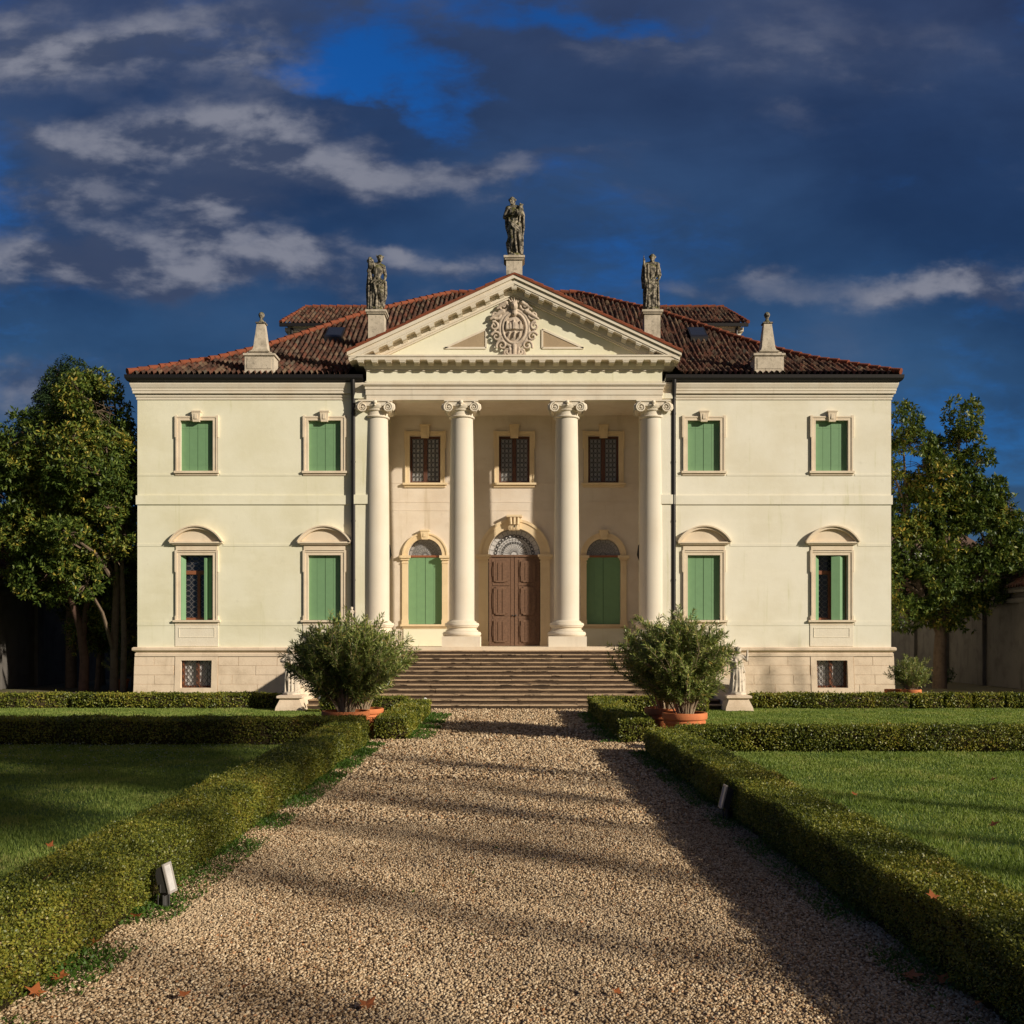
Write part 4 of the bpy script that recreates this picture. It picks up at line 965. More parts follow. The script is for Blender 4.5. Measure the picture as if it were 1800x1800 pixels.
def folds(s, H, top, bot, rt_, rb_, n, seed, a0=0, a1=2*PI, r0=.022, r1=.03, sway=.03):
    rn = random.Random(seed)
    for k in range(n):
        a = a0+(a1-a0)*(k+rn.uniform(.2, .8))/n
        p = [Vector(top)*H+Vector((rt_[0]*math.cos(a), rt_[1]*math.sin(a), rn.uniform(-.02, .02)))*H,
             None, Vector(bot)*H+Vector((rb_[0]*math.cos(a+rn.uniform(-.2, .2)), rb_[1]*math.sin(a), 0))*H]
        p[1] = (p[0]+p[2])/2+Vector((rn.uniform(-sway, sway), rn.uniform(-sway, sway)-.01, 0))*H
        ra = rn.uniform(.7, 1.2)
        s.tube([p[0], p[0].lerp(p[1], .5), p[1], p[1].lerp(p[2], .5), p[2]], [r0*H*ra*.7, r0*H*ra, r0*H*ra*1.05, r1*H*ra*.95, r1*H*ra], 7)
def base_block(s, H, w_, d_, h_=.05):
    rn = random.Random(int(w_*1000)); n = 14
    s.lathe([(w_*.98*H, -.01), (w_*H, h_*.5*H), (w_*.93*H, h_*H)], 0, 0, 8)
ST = {}
BASEJ = dict(pel=(.01, 0, .53), waist=(.0, 0, .62), chest=(-.005, 0, .735), neck=(0, 0, .85), head=(.0, -.012, .93),
             shL=(.115, 0, .82), elL=(.15, .01, .665), haL=(.13, -.07, .54), shR=(-.115, 0, .82), elR=(-.16, .01, .665), haR=(-.14, -.06, .54),
             hipL=(.055, 0, .50), knL=(.07, -.05, .29), anL=(.06, .0, .075), hipR=(-.055, 0, .50), knR=(-.06, -.02, .29), anR=(-.055, .0, .075))
def J(**k): d = dict(BASEJ); d.update(k); return d
def place(o, x, y, z, rz=0): o.location = (x, y, z); o.rotation_euler = (0, 0, rz); return o
# left: bare chested figure in a winged cap, bundle lifted to the shoulder, cloak caught round the hips
H = 2.0; s = MB(); base_block(s, H, .145, .12, .045)
figure(s, H, J(head=(.062, -.02, .935), neck=(.03, 0, .85), chest=(.012, 0, .735), shL=(.125, 0, .80), elL=(.165, .03, .66), haL=(.15, -.03, .555),
               shR=(-.095, 0, .83), elR=(-.165, -.04, .72), haR=(-.115, -.07, .85), hipL=(.07, 0, .5), knL=(.10, -.06, .30), anL=(.085, .03, .075)), hair='cap', head_turn=.35)
s.caps((-.12*H, -.06*H, .80*H), (-.13*H, -.05*H, .93*H), .055*H, .04*H); s.caps((-.09*H, -.07*H, .90*H), (-.04*H, -.06*H, .80*H), .03*H, .02*H); s.ball((-.165*H, -.03*H, .90*H), .035*H, 8, 6)
folds(s, H, (-.145, .0, .80), (-.135, .02, .05), (.02, .03), (.05, .05), 7, 2, r0=.022, r1=.03)
folds(s, H, (.0, 0, .58), (.02, .01, .30), (.10, .075), (.10, .075), 11, 3, r0=.02, r1=.022)
folds(s, H, (-.02, .0, .48), (-.03, .02, .05), (.075, .06), (.09, .08), 9, 4, r0=.018, r1=.026)
folds(s, H, (.14, .02, .56), (.10, .04, .10), (.035, .04), (.03, .05), 5, 5, r0=.024, r1=.02)
for k in range(4): s.caps(((-.10+.05*k)*H, -.085*H, (.50-.015*k)*H), ((.0+.05*k)*H, -.095*H, (.60-.02*k)*H), .018*H, .014*H)
o = s.fused('roof_statue', MT['statue'], None, .012, 1); place(o, -5.0, 37.3, 13.94).scale = (.92, 1, 1.02)
tag(o, 'mossy stone roof statue with small wings on its cap, left of the gable', 'statue', 'roof statues')
# centre: figure leaning its head to the left with a bundle of ears in the arm, slim bird at its foot
H = 2.2; s = MB(); base_block(s, H, .15, .12, .05)
figure(s, H, J(head=(-.035, -.02, .93), chest=(-.01, 0, .74), neck=(-.015, 0, .85), elR=(-.175, .02, .69), haR=(-.05, -.10, .70), shR=(-.115, 0, .82),
               elL=(.16, 0, .70), haL=(.06, -.10, .74), knR=(-.035, -.06, .29), anR=(-.05, -.02, .08), knL=(.065, -.03, .29)), hair='curl', head_turn=-.55)
s.caps((.07*H, -.09*H, .70*H), (.13*H, -.06*H, .85*H), .04*H, .03*H); s.caps((.10*H, -.08*H, .8*H), (.155*H, -.05*H, .87*H), .02*H, .012*H); s.caps((.10*H, -.08*H, .8*H), (.105*H, -.06*H, .88*H), .02*H, .012*H)
folds(s, H, (.11, .02, .74), (.085, .03, .30), (.06, .06), (.055, .06), 7, 12, r0=.025, r1=.026)
folds(s, H, (.03, .0, .58), (.06, .0, .06), (.09, .07), (.09, .08), 10, 13, r0=.02, r1=.024)
folds(s, H, (-.01, -.01, .56), (-.04, -.01, .08), (.075, .065), (.055, .06), 7, 14, r0=.018, r1=.018)
folds(s, H, (-.10, .03, .72), (-.05, .03, .34), (.05, .05), (.04, .05), 5, 15, r0=.026, r1=.02)
for k in range(3): s.caps((-.05*H, -.085*H, (.58-.03*k)*H), ((.06+.01*k)*H, -.09*H, (.50-.05*k)*H), .018*H, .014*H)
s.caps((-.10*H, .0, .10*H), (-.115*H, -.01*H, .25*H), .028*H, .040*H); s.caps((-.115*H, -.01*H, .25*H), (-.10*H, -.02*H, .37*H), .034*H, .012*H); s.ball((-.10*H, -.03*H, .38*H), .02*H, 8, 6); s.caps((-.13*H, .01*H, .24*H), (-.10*H, .04*H, .08*H), .02*H, .012*H)
o = s.fused('roof_statue', MT['statue'], None, .012, 1); place(o, 0.0, 37.25, 15.86).scale = (.92, 1, 1.01)
tag(o, 'stone roof statue at the gable peak, topmost figure, with a slim bird at its foot', 'statue', 'roof statues')
# right: robed bearded figure with a raised torch and a child at the knee
H = 2.05; s = MB(); base_block(s, H, .148, .12, .05)
figure(s, H, J(head=(.015, -.02, .93), elR=(-.165, -.02, .72), haR=(-.155, -.07, .83), shR=(-.115, 0, .815), elL=(.165, .03, .66), haL=(.135, -.06, .57), knR=(-.05, -.07, .3), knL=(.06, -.03, .29)), hair='curl', head_turn=-.4)
s.caps((-.155*H, -.08*H, .78*H), (-.16*H, -.08*H, .90*H), .028*H, .016*H); s.caps((-.16*H, -.08*H, .9*H), (-.158*H, -.075*H, .985*H), .012*H, .003*H)
folds(s, H, (-.10, .0, .80), (-.10, .0, .42), (.07, .06), (.075, .06), 9, 22, r0=.022, r1=.024); folds(s, H, (.12, .01, .80), (.12, .0, .62), (.03, .05), (.04, .05), 5, 23)
folds(s, H, (-.03, .0, .58), (-.05, .0, .06), (.105, .08), (.105, .085), 15, 24, r0=.02, r1=.024); folds(s, H, (.06, .0, .56), (.05, .0, .06), (.07, .07), (.08, .08), 8, 25, r0=.018, r1=.024)
for k in range(4): s.caps((-.06*H, -.08*H, (.50-.05*k)*H), ((.10)*H, -.08*H, (.60-.06*k)*H), .016*H, .014*H)
s.ball((.11*H, -.04*H, .27*H), .036*H, 10, 7); s.caps((.115*H, -.03*H, .22*H), (.11*H, -.02*H, .12*H), .04*H, .045*H); s.caps((.13*H, -.03*H, .14*H), (.13*H, -.05*H, .05*H), .03*H, .02*H); s.caps((.10*H, -.04*H, .2*H), (.05*H, -.08*H, .24*H), .018*H, .014*H)
o = s.fused('roof_statue', MT['statue'], None, .012, 1); place(o, 5.0, 37.3, 13.94).scale = (.92, 1, 1.02)
tag(o, 'mossy robed roof statue raising a pointed torch, right of the gable', 'statue', 'roof statues')
# obelisks
for sg in (-1, 1):
    ob = empty('obelisk', (sg*9.31, 37.72, 12.46))
    tag(ob, 'lichen stained stone obelisk with ball finial over the %s wing roof' % ('left' if sg < 0 else 'right'), 'obelisk', 'obelisks on the roof edge')
    mb = MB(); mb.hexa([(-.47, -.34, 0), (.47, -.34, 0), (.47, .34, 0), (-.47, .34, 0), (-.44, -.32, .06), (.44, -.32, .06), (.44, .32, .06), (-.44, .32, .06)])
    pr = [(.38, .06), (.34, .10), (.275, .16), (.245, .25), (.235, .34), (.14, 1.16)]
    for (a, z0), (b, z1) in zip(pr[:-1], pr[1:]): mb.hexa([(-a, -a, z0), (a, -a, z0), (a, a, z0), (-a, a, z0), (-b, -b, z1), (b, -b, z1), (b, b, z1), (-b, b, z1)])
    mb.build('shaft', MT['pedestal'], ob)
    mb = MB(); mb.box(-.18, .18, -.18, .18, 1.16, 1.205); mb.lathe([(.13, 1.205), (.11, 1.25), (.06, 1.32), (.055, 1.38), (.09, 1.43), (.115, 1.50), (.09, 1.57), (.02, 1.615)], 0, 0, 16); mb.build('finial', MT['statue'], ob, 40)
# figures on and below the stair cheeks
def small_figure(seed, H, armup=1, robe=True, turn=0):
    s = MB(); j = dict(BASEJ)
    j.update(head=(.02*armup, -.02, .90), neck=(.01, 0, .80), shL=(.12, 0, .77), shR=(-.12, 0, .77), elL=(.20, -.03, .70), haL=(.13, -.12, .66) if armup < 0 else (.2, -.06, .86), elR=(-.20, -.03, .68), haR=(-.06, -.13, .66), chest=(0, 0, .70))
    figure(s, H, j, 1, 'curl', turn)
    s.ball((.02*armup*H, -.02*H, .90*H), (.068*H, .075*H, .078*H), 12, 8)
    if robe:
        folds(s, H, (0, 0, .62), (0, 0, .06), (.11, .09), (.15, .12), 15, seed, r0=.024, r1=.03)
        folds(s, H, (-.02, 0, .74), (.05, 0, .45), (.12, .085), (.13, .1), 9, seed+1, r0=.022, r1=.024)
    s.lathe([(.19*H, 0), (.19*H, .04*H), (.17*H, .06*H)], 0, 0, 10)
    return s
for sg, lab, turn, arm in ((-1, 'pale draped stone figure at the foot of the left stair cheek, half behind the oleander', .6, -1), (1, 'pale stone figure with lifted arm at the foot of the right stair cheek', -.5, 1)):
    t = empty('garden_statue', (sg*6.42, 29.55, 0)); tag(t, lab, 'statue', 'statues by the steps')
    m = MB(); p = [(.40, 0), (.38, .10), (.30, .28), (.28, .34), (.36, .36), (.36, .42), (.30, .44)]
    for (a, z0), (b, z1) in zip(p[:-1], p[1:]): m.hexa([(-a, -a, z0), (a, -a, z0), (a, a, z0), (-a, a, z0), (-b, -b, z1), (b, -b, z1), (b, b, z1), (-b, b, z1)])
    m.build('pedestal', MT['plinth'], t)
    o = small_figure(31+sg, 1.42, arm, True, turn).fused('figure', MT['statue_pale'], t, .018, 1); o.location = (0, 0, .44)
for sg, lab, turn, arm in ((-1, 'small pale stone child figure on the newel left of the columns', .3, 1), (1, 'small pale stone child figure on the newel right of the columns', -.4, -1)):
    o = small_figure(41+sg, .80, arm, False, turn).fused('child_statue', MT['statue_pale'], None, .013, 1); place(o, sg*5.78, 36.3, 2.40)
    tag(o, lab, 'statue', 'child statues on the newels')

# ================================================================== GROUND
def sheet(name, x0, x1, y0, y1, z, mat, kind='structure', label=None):
    o = MB().add([(x0, y0, z), (x1, y0, z), (x1, y1, z), (x0, y1, z)], [(0, 1, 2, 3)]).build(name, MT[mat]); tag(o, label, None, None, kind); return o
sheet('ground', -5000, 5000, -3000, 7000, -.024, 'earth')
sheet('lawn', -60, 60, -40, 37.9, -.012, 'lawn')
sheet('gravel_path', -3.05, 2.95, -12, 30.2, -.004, 'gravel')
def hillrow(name, y, pts, mat, depth=600):
    V = []; F = []
    for i, (x, h) in enumerate(pts): V += [(x, y, -2), (x, y+depth*.4, h), (x, y+depth, h*.6), (x, y+depth*1.6, -2)]
    for i in range(len(pts)-1):
        for k in range(3): F.append((i*4+k, (i+1)*4+k, (i+1)*4+k+1, i*4+k+1))
    mb = MB(); mb.add(V, F); o = mb.build(name, MT[mat], None, 60); tag(o, kind='structure')
rn = random.Random(8)
hp = [(-2600+k*130, 45+40*math.sin(k*.35)+rn.uniform(0, 22)+max(0, (k-24))*9.0) for k in range(42)]
hillrow('hills', 1700, hp, 'hill')

# ---------------- leaf fields
def leaves_np(Cn, D, N_, Ln, Wd, fold=.15, rs=None):
    # one four cornered leaf per centre: D along, N_ up, both unit (n,3)
    S = np.cross(D, N_); S /= np.maximum(1e-6, np.linalg.norm(S, axis=1))[:, None]; U = np.cross(S, D)
    Ln = np.broadcast_to(np.asarray(Ln, float).reshape(-1, 1) if np.ndim(Ln) else np.full((len(Cn), 1), Ln), (len(Cn), 1)); Wd = np.broadcast_to(np.asarray(Wd, float).reshape(-1, 1) if np.ndim(Wd) else np.full((len(Cn), 1), Wd), (len(Cn), 1))
    a = Cn; b = Cn+D*Ln*.48+S*Wd*.5+U*Wd*fold; c = Cn+D*Ln; d = Cn+D*Ln*.48-S*Wd*.5+U*Wd*fold
    V = np.stack([a, b, c, d], 1).reshape(-1, 3); i = np.arange(len(Cn))[:, None]*4; F = i+np.array([[0, 1, 2, 3]])
    return V, F
def unit(a): return a/np.maximum(1e-9, np.linalg.norm(a, axis=1))[:, None]
def cat_meshes(lst):
    Vs = []; Fs = []; b = 0
    for V, F in lst: Vs.append(V); Fs.append(F+b); b += len(V)
    return np.concatenate(Vs), np.concatenate(Fs)
def wave(x, y, seed=0):
    return (np.sin(x*2.3+y*1.7+seed)+np.sin(x*5.1-y*3.9+seed*2.1)*.6+np.sin(y*7.7+x*1.3+seed*.7)*.5)/2.1
def hedge(corners, h, leaf, label, seed, cover=2.4, loc_name='box_hedge', group='clipped box hedges', hf=None):
    # corners: four plan points, counter clockwise; one clipped hedge = core of twigs + its skin of leaves in one mesh
    rs = np.random.RandomState(seed); Q = np.array(corners, float); ins = .035
    cen = Q.mean(0); 
    core = MB(); n = 24
    def P2(a, b): return (1-a)*(1-b)*Q[0]+a*(1-b)*Q[1]+a*b*Q[2]+(1-a)*b*Q[3]
    e = [np.linalg.norm(Q[(i+1) % 4]-Q[i]) for i in range(4)]
    la, lb = e[0], e[1]
    ia = min(.45, ins/la); ib = min(.45, ins/lb)
    p = [P2(ia, ib), P2(1-ia, ib), P2(1-ia, 1-ib), P2(ia, 1-ib)]
    core.hexa([(*q, 0) for q in p]+[(*q, h-ins-.02) for q in p])
    area_top = abs(np.cross(Q[1]-Q[0], Q[3]-Q[0])); lst = []
    hh = lambda x, y: h+.024*wave(x*1.1, y*1.1, seed)+.014*wave(x*4, y*4, seed+3)
    def size(y): return np.maximum(leaf, .0021*np.maximum(y, 1))
    def put(cnt_area, pts, nrm):
        pass
    for face in range(5):
        if face == 4: ar = area_top
        else: ar = e[face]*h
        Lm = float(np.mean(size(Q[:, 1]))); Lmin = float(size(np.array([Q[:, 1].min()]))[0])
        n = int(ar*cover/(Lmin*Lmin*.5)); n = min(n, 260000)
        if face == 4:
            a, b = rs.rand(n), rs.rand(n); X = (1-a)[:, None]*(1-b)[:, None]*Q[0]+(a*(1-b))[:, None]*Q[1]+(a*b)[:, None]*Q[2]+((1-a)*b)[:, None]*Q[3]
            z = hh(X[:, 0], X[:, 1])+rs.normal(-.010, .017, n)+np.where(rs.rand(n) < .03, rs.uniform(.02, .065, n), 0); Pn = np.column_stack([X, z]); Nn = np.tile([0, 0, 1.0], (n, 1))
        else:
            a = rs.rand(n); q0, q1 = Q[face], Q[(face+1) % 4]; X = q0+(q1-q0)*a[:, None]; d = (q1-q0)/np.linalg.norm(q1-q0); out = np.array([d[1], -d[0]])
            zz = rs.rand(n)**.9; z = zz*hh(X[:, 0], X[:, 1])
            off = rs.normal(-.01, .018, n)+.028*wave(X[:, 0]*1.5+X[:, 1]*1.5, z*5, seed)-.03*np.exp(-(zz/.12)**2)-.022*np.clip((zz-.93)/.07, 0, 1)**2
            X = X+out*off[:, None]; Pn = np.column_stack([X, z]); Nn = np.tile([out[0], out[1], .25], (n, 1))
        sz = size(Pn[:, 1])*rs.uniform(.75, 1.25, n)
        # thin the far part so that cover stays even
        wv = wave(Pn[:, 0]*1.9+Pn[:, 2]*2.3, Pn[:, 1]*1.9-Pn[:, 2]*1.7, seed+5); low = np.clip(1-Pn[:, 2]/.16, 0, 1) if face < 4 else 0*Pn[:, 2]
        thin = np.where(wv > .74, .30, 1.0)*(1-.5*low*(wave(Pn[:, 0]*5+Pn[:, 1]*5, Pn[:, 2], seed+9) > -.1))
        kp = rs.rand(n) < thin*(Lmin/size(Pn[:, 1]))**2; Pn, Nn, sz = Pn[kp], Nn[kp], sz[kp]; n = len(Pn)
        D = unit(Nn*rs.uniform(.1, .9, (n, 1))+rs.normal(0, .75, (n, 3))); U_ = unit(Nn+rs.normal(0, .55, (n, 3)))
        lst.append(leaves_np(Pn-D*sz[:, None]*.4, D, U_, sz, sz*.58, .12))
    V, F = cat_meshes(lst); cv = np.array(core.v); cf = np.array(core.f)
    Vall = np.concatenate([cv, V]); Fall = np.concatenate([cf, F+len(cv)]); mi = np.concatenate([np.ones(len(cf), int), np.zeros(len(F), int)])
    o = np_mesh(loc_name, Vall, Fall, [MT['box_leaf'], MT['hedge_core']], None, False, mi)
    tag(o, label, 'hedge', group); return o
hedge([(-3.50, 2.6), (-2.84, 2.6), (-2.84, 20.0), (-3.50, 20.0)], .46, .020, 'long low box hedge edging the left side of the gravel path in the foreground', 1, 2.6)
hedge([(2.72, 2.6), (3.36, 2.6), (2.98, 18.5), (2.36, 18.5)], .46, .020, 'long low box hedge edging the right of the gravel path, near face shaded', 2, 2.6)
hedge([(-17.5, 20.02), (-3.0, 19.95), (-3.0, 20.75), (-17.5, 20.82)], .49, .03, 'box hedge crossing the left lawn in front of the left flower pots', 3)
hedge([(3.05, 18.75), (16.5, 18.75), (16.5, 19.35), (3.05, 19.35)], .45, .03, 'box hedge crossing the right lawn in front of the right flower pots', 4)
hedge([(-2.86, 20.95), (-2.18, 20.95), (-2.26, 27.6), (-2.94, 27.6)], .42, .03, 'short box hedge on the left of the path just before the steps', 5)
hedge([(2.10, 20.3), (2.78, 20.3), (2.72, 28.3), (2.04, 28.3)], .45, .03, 'short box hedge on the right of the path just before the steps', 6)
hedge([(2.85, 28.5), (5.4, 28.5), (5.4, 29.0), (2.85, 29.0)], .42, .03, 'small brownish box hedge at the foot of the steps, right of the path', 7)
hedge([(-5.4, 28.5), (-3.0, 28.5), (-3.0, 29.0), (-5.4, 29.0)], .42, .03, 'small box hedge at the foot of the steps behind the left pots', 8)
hedge([(-13.05, 30.2), (-6.95, 30.2), (-6.95, 30.8), (-13.05, 30.8)], .42, .035, 'low box hedge under the left wing, running to the left stair statue', 9)
hedge([(-19, 30.2), (-13.25, 30.2), (-13.25, 30.8), (-19, 30.8)], .42, .035, 'low box hedge left of the gap under the left wing, before the dark trees', 10)
for k, (a, b) in enumerate(((1322, 1595), (1601, 1653), (1659, 1703), (1709, 1759), (1765, 1960))):
    xa, xb = (a-904)*30.3/1800, (b-904)*30.3/1800
    hedge([(xa, 30.1), (xb, 30.1), (xb, 30.7), (xa, 30.7)], .42, .035, ['long low box hedge block under the right wing', 'box hedge block in front of the small potted oleander', 'second clipped box block to the right of the small potted oleander', 'third clipped box block from the right house corner, under the shaded wall', 'rightmost box hedge block at the edge of the view'][k], 11+k)

# ---------------- grass
def blades(name, rects, per_m2, lo, hi, seed, mat='grass', wid=.006):
    rs = np.random.RandomState(seed); Vs = []; n_tot = 0
    for (x0, x1, y0, y1, mul) in rects:
        n = int((x1-x0)*(y1-y0)*per_m2*mul); x = rs.uniform(x0, x1, n); y = rs.uniform(y0, y1, n)
        k = rs.rand(n) < .55+.45*wave(x*.9, y*.9, seed); x, y = x[k], y[k]; n = len(x)
        L = rs.uniform(lo, hi, n)*(1+.35*wave(x*1.7, y*1.3, seed+2)); a = rs.uniform(0, 2*PI, n); ti = rs.uniform(.1, .75, n); w_ = wid*np.maximum(1, y/11)
        d = np.stack([np.sin(ti)*np.cos(a), np.sin(ti)*np.sin(a), np.cos(ti)], 1); b = rs.uniform(0, 2*PI, n); sd_ = np.stack([np.cos(b), np.sin(b), np.zeros(n)], 1)*w_[:, None]
        c = np.stack([x, y, np.full(n, -.014)], 1); Vs.append(np.stack([c-sd_, c+sd_, c+d*L[:, None]], 1).reshape(-1, 3)); n_tot += n
    V = np.concatenate(Vs); F = np.arange(n_tot*3).reshape(-1, 3); o = np_mesh(name, V, F, MT[mat]); return o
o = blades('grass', [(-13.5, -3.45, 5.5, 12, 1.5), (-16, -3.45, 12, 20.0, 1.0), (-18, -2.9, 20.8, 30.3, .7), (3.3, 13, 5.5, 12, 1.5), (3.0, 16, 12, 18.8, 1.0), (2.8, 18, 19.3, 30.2, .7)], 2900, .02, .055, 3)
tag(o, 'short green grass of the lawns between the hedges', 'grass', None, 'stuff')
rs = np.random.RandomState(5); n = 520; x = -3.6-rs.rand(n)**.8*7.5; y = 19.8-rs.rand(n)**1.6*4.5; z = rs.uniform(.03, .07, n); r_ = .012+.006*rs.rand(n)
cD = np.stack([x, y, z], 1); al = np.arange(6)*PI/3
V = (cD[:, None, :]+np.stack([np.cos(al), np.sin(al)*.75, -np.sin(al)*.6], 1)[None]*r_[:, None, None]).reshape(-1, 3); F = np.arange(n)[:, None]*6+np.arange(6)[None]
o = np_mesh('daisies', V, F, MT['daisy']); tag(o, 'tiny white daisies scattered in the left lawn before the cross hedge', 'flowers', None, 'stuff')
# weeds along the foot of the hedges
rs = np.random.RandomState(15); lst = []
def weed_run(xf, y0, y1, n, spread):
    y = rs.uniform(y0, y1, n); w1 = np.clip(.5+.7*wave(y*1.3, y*.4, 3), 0.02, 1); k = rs.rand(n) < w1; y = y[k]; x = np.array([xf(q) for q in y])+spread*rs.rand(len(y))**1.7; m = len(y)
    c = np.stack([x, y, rs.uniform(0, .05, m)*np.clip(1-np.abs(x-np.array([xf(q) for q in y]))/.5, .15, 1)], 1); L = np.maximum(.03, .0026*y)*rs.uniform(.7, 1.5, m)
    D = unit(np.stack([rs.normal(0, 1, m), rs.normal(0, 1, m), rs.uniform(.2, 1.2, m)], 1)); lst.append(leaves_np(c, D, unit(rs.normal(0, .5, (m, 3))+[0, 0, 1]), L, L*.42, .1))
weed_run(lambda q: -2.86, 3, 20, 26000, .34); weed_run(lambda q: 2.76-(q-2.6)*.0226, 3, 18.5, 16000, -.34); weed_run(lambda q: -2.2, 20.9, 27.6, 5000, .5); weed_run(lambda q: 2.1, 20.3, 28, 4000, -.4)
# sparse plants out in the gravel
m = 900; y = rs.uniform(7, 24, m); x = rs.uniform(-2.4, 2.2, m); k = (wave(x*3, y*2.2, 8) > .62); x, y = x[k], y[k]; m = len(x)
c = np.stack([x, y, np.full(m, .005)], 1); D = unit(np.stack([rs.normal(0, 1, m), rs.normal(0, 1, m), rs.uniform(.1, .6, m)], 1)); lst.append(leaves_np(c, D, unit(rs.normal(0, .3, (m, 3))+[0, 0, 1]), .05, .02, .1))
V, F = cat_meshes(lst); o = np_mesh('weeds', V, F, MT['weed']); tag(o, 'low green weeds creeping from the hedge feet onto the gravel', 'weeds', None, 'stuff')

# ---------------- loose stones of the path
def ico():
    t = (1+5**.5)/2; v = np.array([(-1, t, 0), (1, t, 0), (-1, -t, 0), (1, -t, 0), (0, -1, t), (0, 1, t), (0, -1, -t), (0, 1, -t), (t, 0, -1), (t, 0, 1), (-t, 0, -1), (-t, 0, 1)], float); v /= np.linalg.norm(v[0])
    f = np.array([(0, 11, 5), (0, 5, 1), (0, 1, 7), (0, 7, 10), (0, 10, 11), (1, 5, 9), (5, 11, 4), (11, 10, 2), (10, 7, 6), (7, 1, 8), (3, 9, 4), (3, 4, 2), (3, 2, 6), (3, 6, 8), (3, 8, 9), (4, 9, 5), (2, 4, 11), (6, 2, 10), (8, 6, 7), (9, 8, 1)]); return v, f
OCT = (np.array([(1, 0, 0), (-1, 0, 0), (0, 1, 0), (0, -1, 0), (0, 0, 1), (0, 0, -1)], float), np.array([(0, 2, 4), (2, 1, 4), (1, 3, 4), (3, 0, 4), (2, 0, 5), (1, 2, 5), (3, 1, 5), (0, 3, 5)]))
def stones(x0, x1, y0, y1, per_m2, r0, r1, shape, seed):
    rs = np.random.RandomState(seed); n = int((x1-x0)*(y1-y0)*per_m2); v, f = shape
    x = rs.uniform(x0, x1, n); y = rs.uniform(y0, y1, n); sc = rs.uniform(r0, r1, (n, 1))*np.stack([rs.uniform(.9, 1.6, n), rs.uniform(.7, 1.05, n), rs.uniform(.5, .9, n)], 1)
    a = rs.uniform(0, 2*PI, n); b = rs.normal(0, .35, n); P = v[None]*sc[:, None, :]; P = P*(1+rs.normal(0, .10, (n, len(v), 1)))
    px, pz = P[..., 0]*np.cos(b)[:, None]-P[..., 2]*np.sin(b)[:, None], P[..., 0]*np.sin(b)[:, None]+P[..., 2]*np.cos(b)[:, None]
    X = px*np.cos(a)[:, None]-P[..., 1]*np.sin(a)[:, None]; Y = px*np.sin(a)[:, None]+P[..., 1]*np.cos(a)[:, None]
    z = sc[:, 2]*rs.uniform(.25, .95, n)-.004
    V = np.stack([X+x[:, None], Y+y[:, None], pz+z[:, None]], -1).reshape(-1, 3); F = (np.arange(n)[:, None, None]*len(v)+f[None]).reshape(-1, 3); return V, F
V, F = cat_meshes([stones(-2.95, 2.85, 4.8, 8.2, 4300, .0060, .0112, ico(), 1), stones(-2.95, 2.8, 8.2, 11.5, 2900, .0075, .013, OCT, 6), stones(-2.92, 2.75, 11.5, 15, 1200, .012, .020, OCT, 2), stones(-2.92, 2.6, 15, 21, 450, .018, .030, OCT, 3), stones(-2.4, 2.2, 21, 29.8, 230, .022, .036, OCT, 4)])
o = np_mesh('loose_gravel', V, F, MT['pebble']); tag(o, 'loose tan gravel stones covering the path', 'gravel', None, 'stuff')
# ================================================================== POTTED OLEANDERS
def oleander(seed, rx, rz, base_z, n_stem=30, leaf=.13, tips=5):
    # stems fan out of the pot; whorls of narrow leaves along the upper part of every shoot
    rn = random.Random(seed); rs = np.random.RandomState(seed); stems = MB(); Cn = []; Dn = []; Ls = []
    for k in range(n_stem):
        a = rn.uniform(0, 2*PI); rho = math.sqrt(rn.random()); el = math.sqrt(max(0, 1-(rho*.93)**2))
        top = Vector((math.cos(a)*rx*rho*.94, math.sin(a)*rx*rho*.94, base_z+rz*(.16+.66*el+rn.uniform(-.10, .05))))
        b = Vector((math.cos(a)*.15*rn.random(), math.sin(a)*.15*rn.random(), base_z-.04)); mid = b.lerp(top, .5)+Vector((0, 0, rz*.06))-Vector((math.cos(a), math.sin(a), 0))*rx*.08*rho
        pts = [b, b.lerp(mid, .55), mid, mid.lerp(top, .55), top]; stems.tube(pts, [.017, .014, .011, .008, .005], 5)
        for j in range(tips):
            t = rn.uniform(.18, 1.0); p = b.lerp(mid, t/.5) if t < .5 else mid.lerp(top, (t-.5)/.5)
            d = Vector((math.cos(a)*rho*.8+rn.uniform(-.8, .8), math.sin(a)*rho*.8+rn.uniform(-.8, .8), rn.uniform(.15, 1.1))).normalized()
            L = rn.uniform(.26, .60)*min(1, rz/1.6+.1); q = p+d*L+Vector((0, 0, .05)); stems.tube([p, p.lerp(q, .5)+Vector((0, 0, -.01)), q], [.006, .005, .003], 4)
            nw = int(6+L*17)
            for w_ in range(nw):
                s_ = .15+.85*(w_+.5)/nw; o_ = p.lerp(q, s_); a0 = rn.uniform(0, 2*PI)
                for v in range(3):
                    aa = a0+v*2*PI/3+rn.uniform(-.3, .3); e1 = d.orthogonal().normalized(); e2 = d.cross(e1); out = e1*math.cos(aa)+e2*math.sin(aa)
                    up = .25+1.0*s_; dd = (out+d*up*rn.uniform(.6, 1.4)+Vector((0, 0, -.06))).normalized(); Cn.append(o_[:]); Dn.append(dd[:]); Ls.append(leaf*rn.uniform(.6, 1.2)*(.85 if s_ > .9 else 1))
    Cn = np.array(Cn); Dn = np.array(Dn); Ls = np.array(Ls); n = len(Cn)
    V, F = leaves_np(Cn, Dn, unit(rs.normal(0, .45, (n, 3))+[0, 0, 1.0]), Ls, Ls*.21, .18)
    return stems, V, F
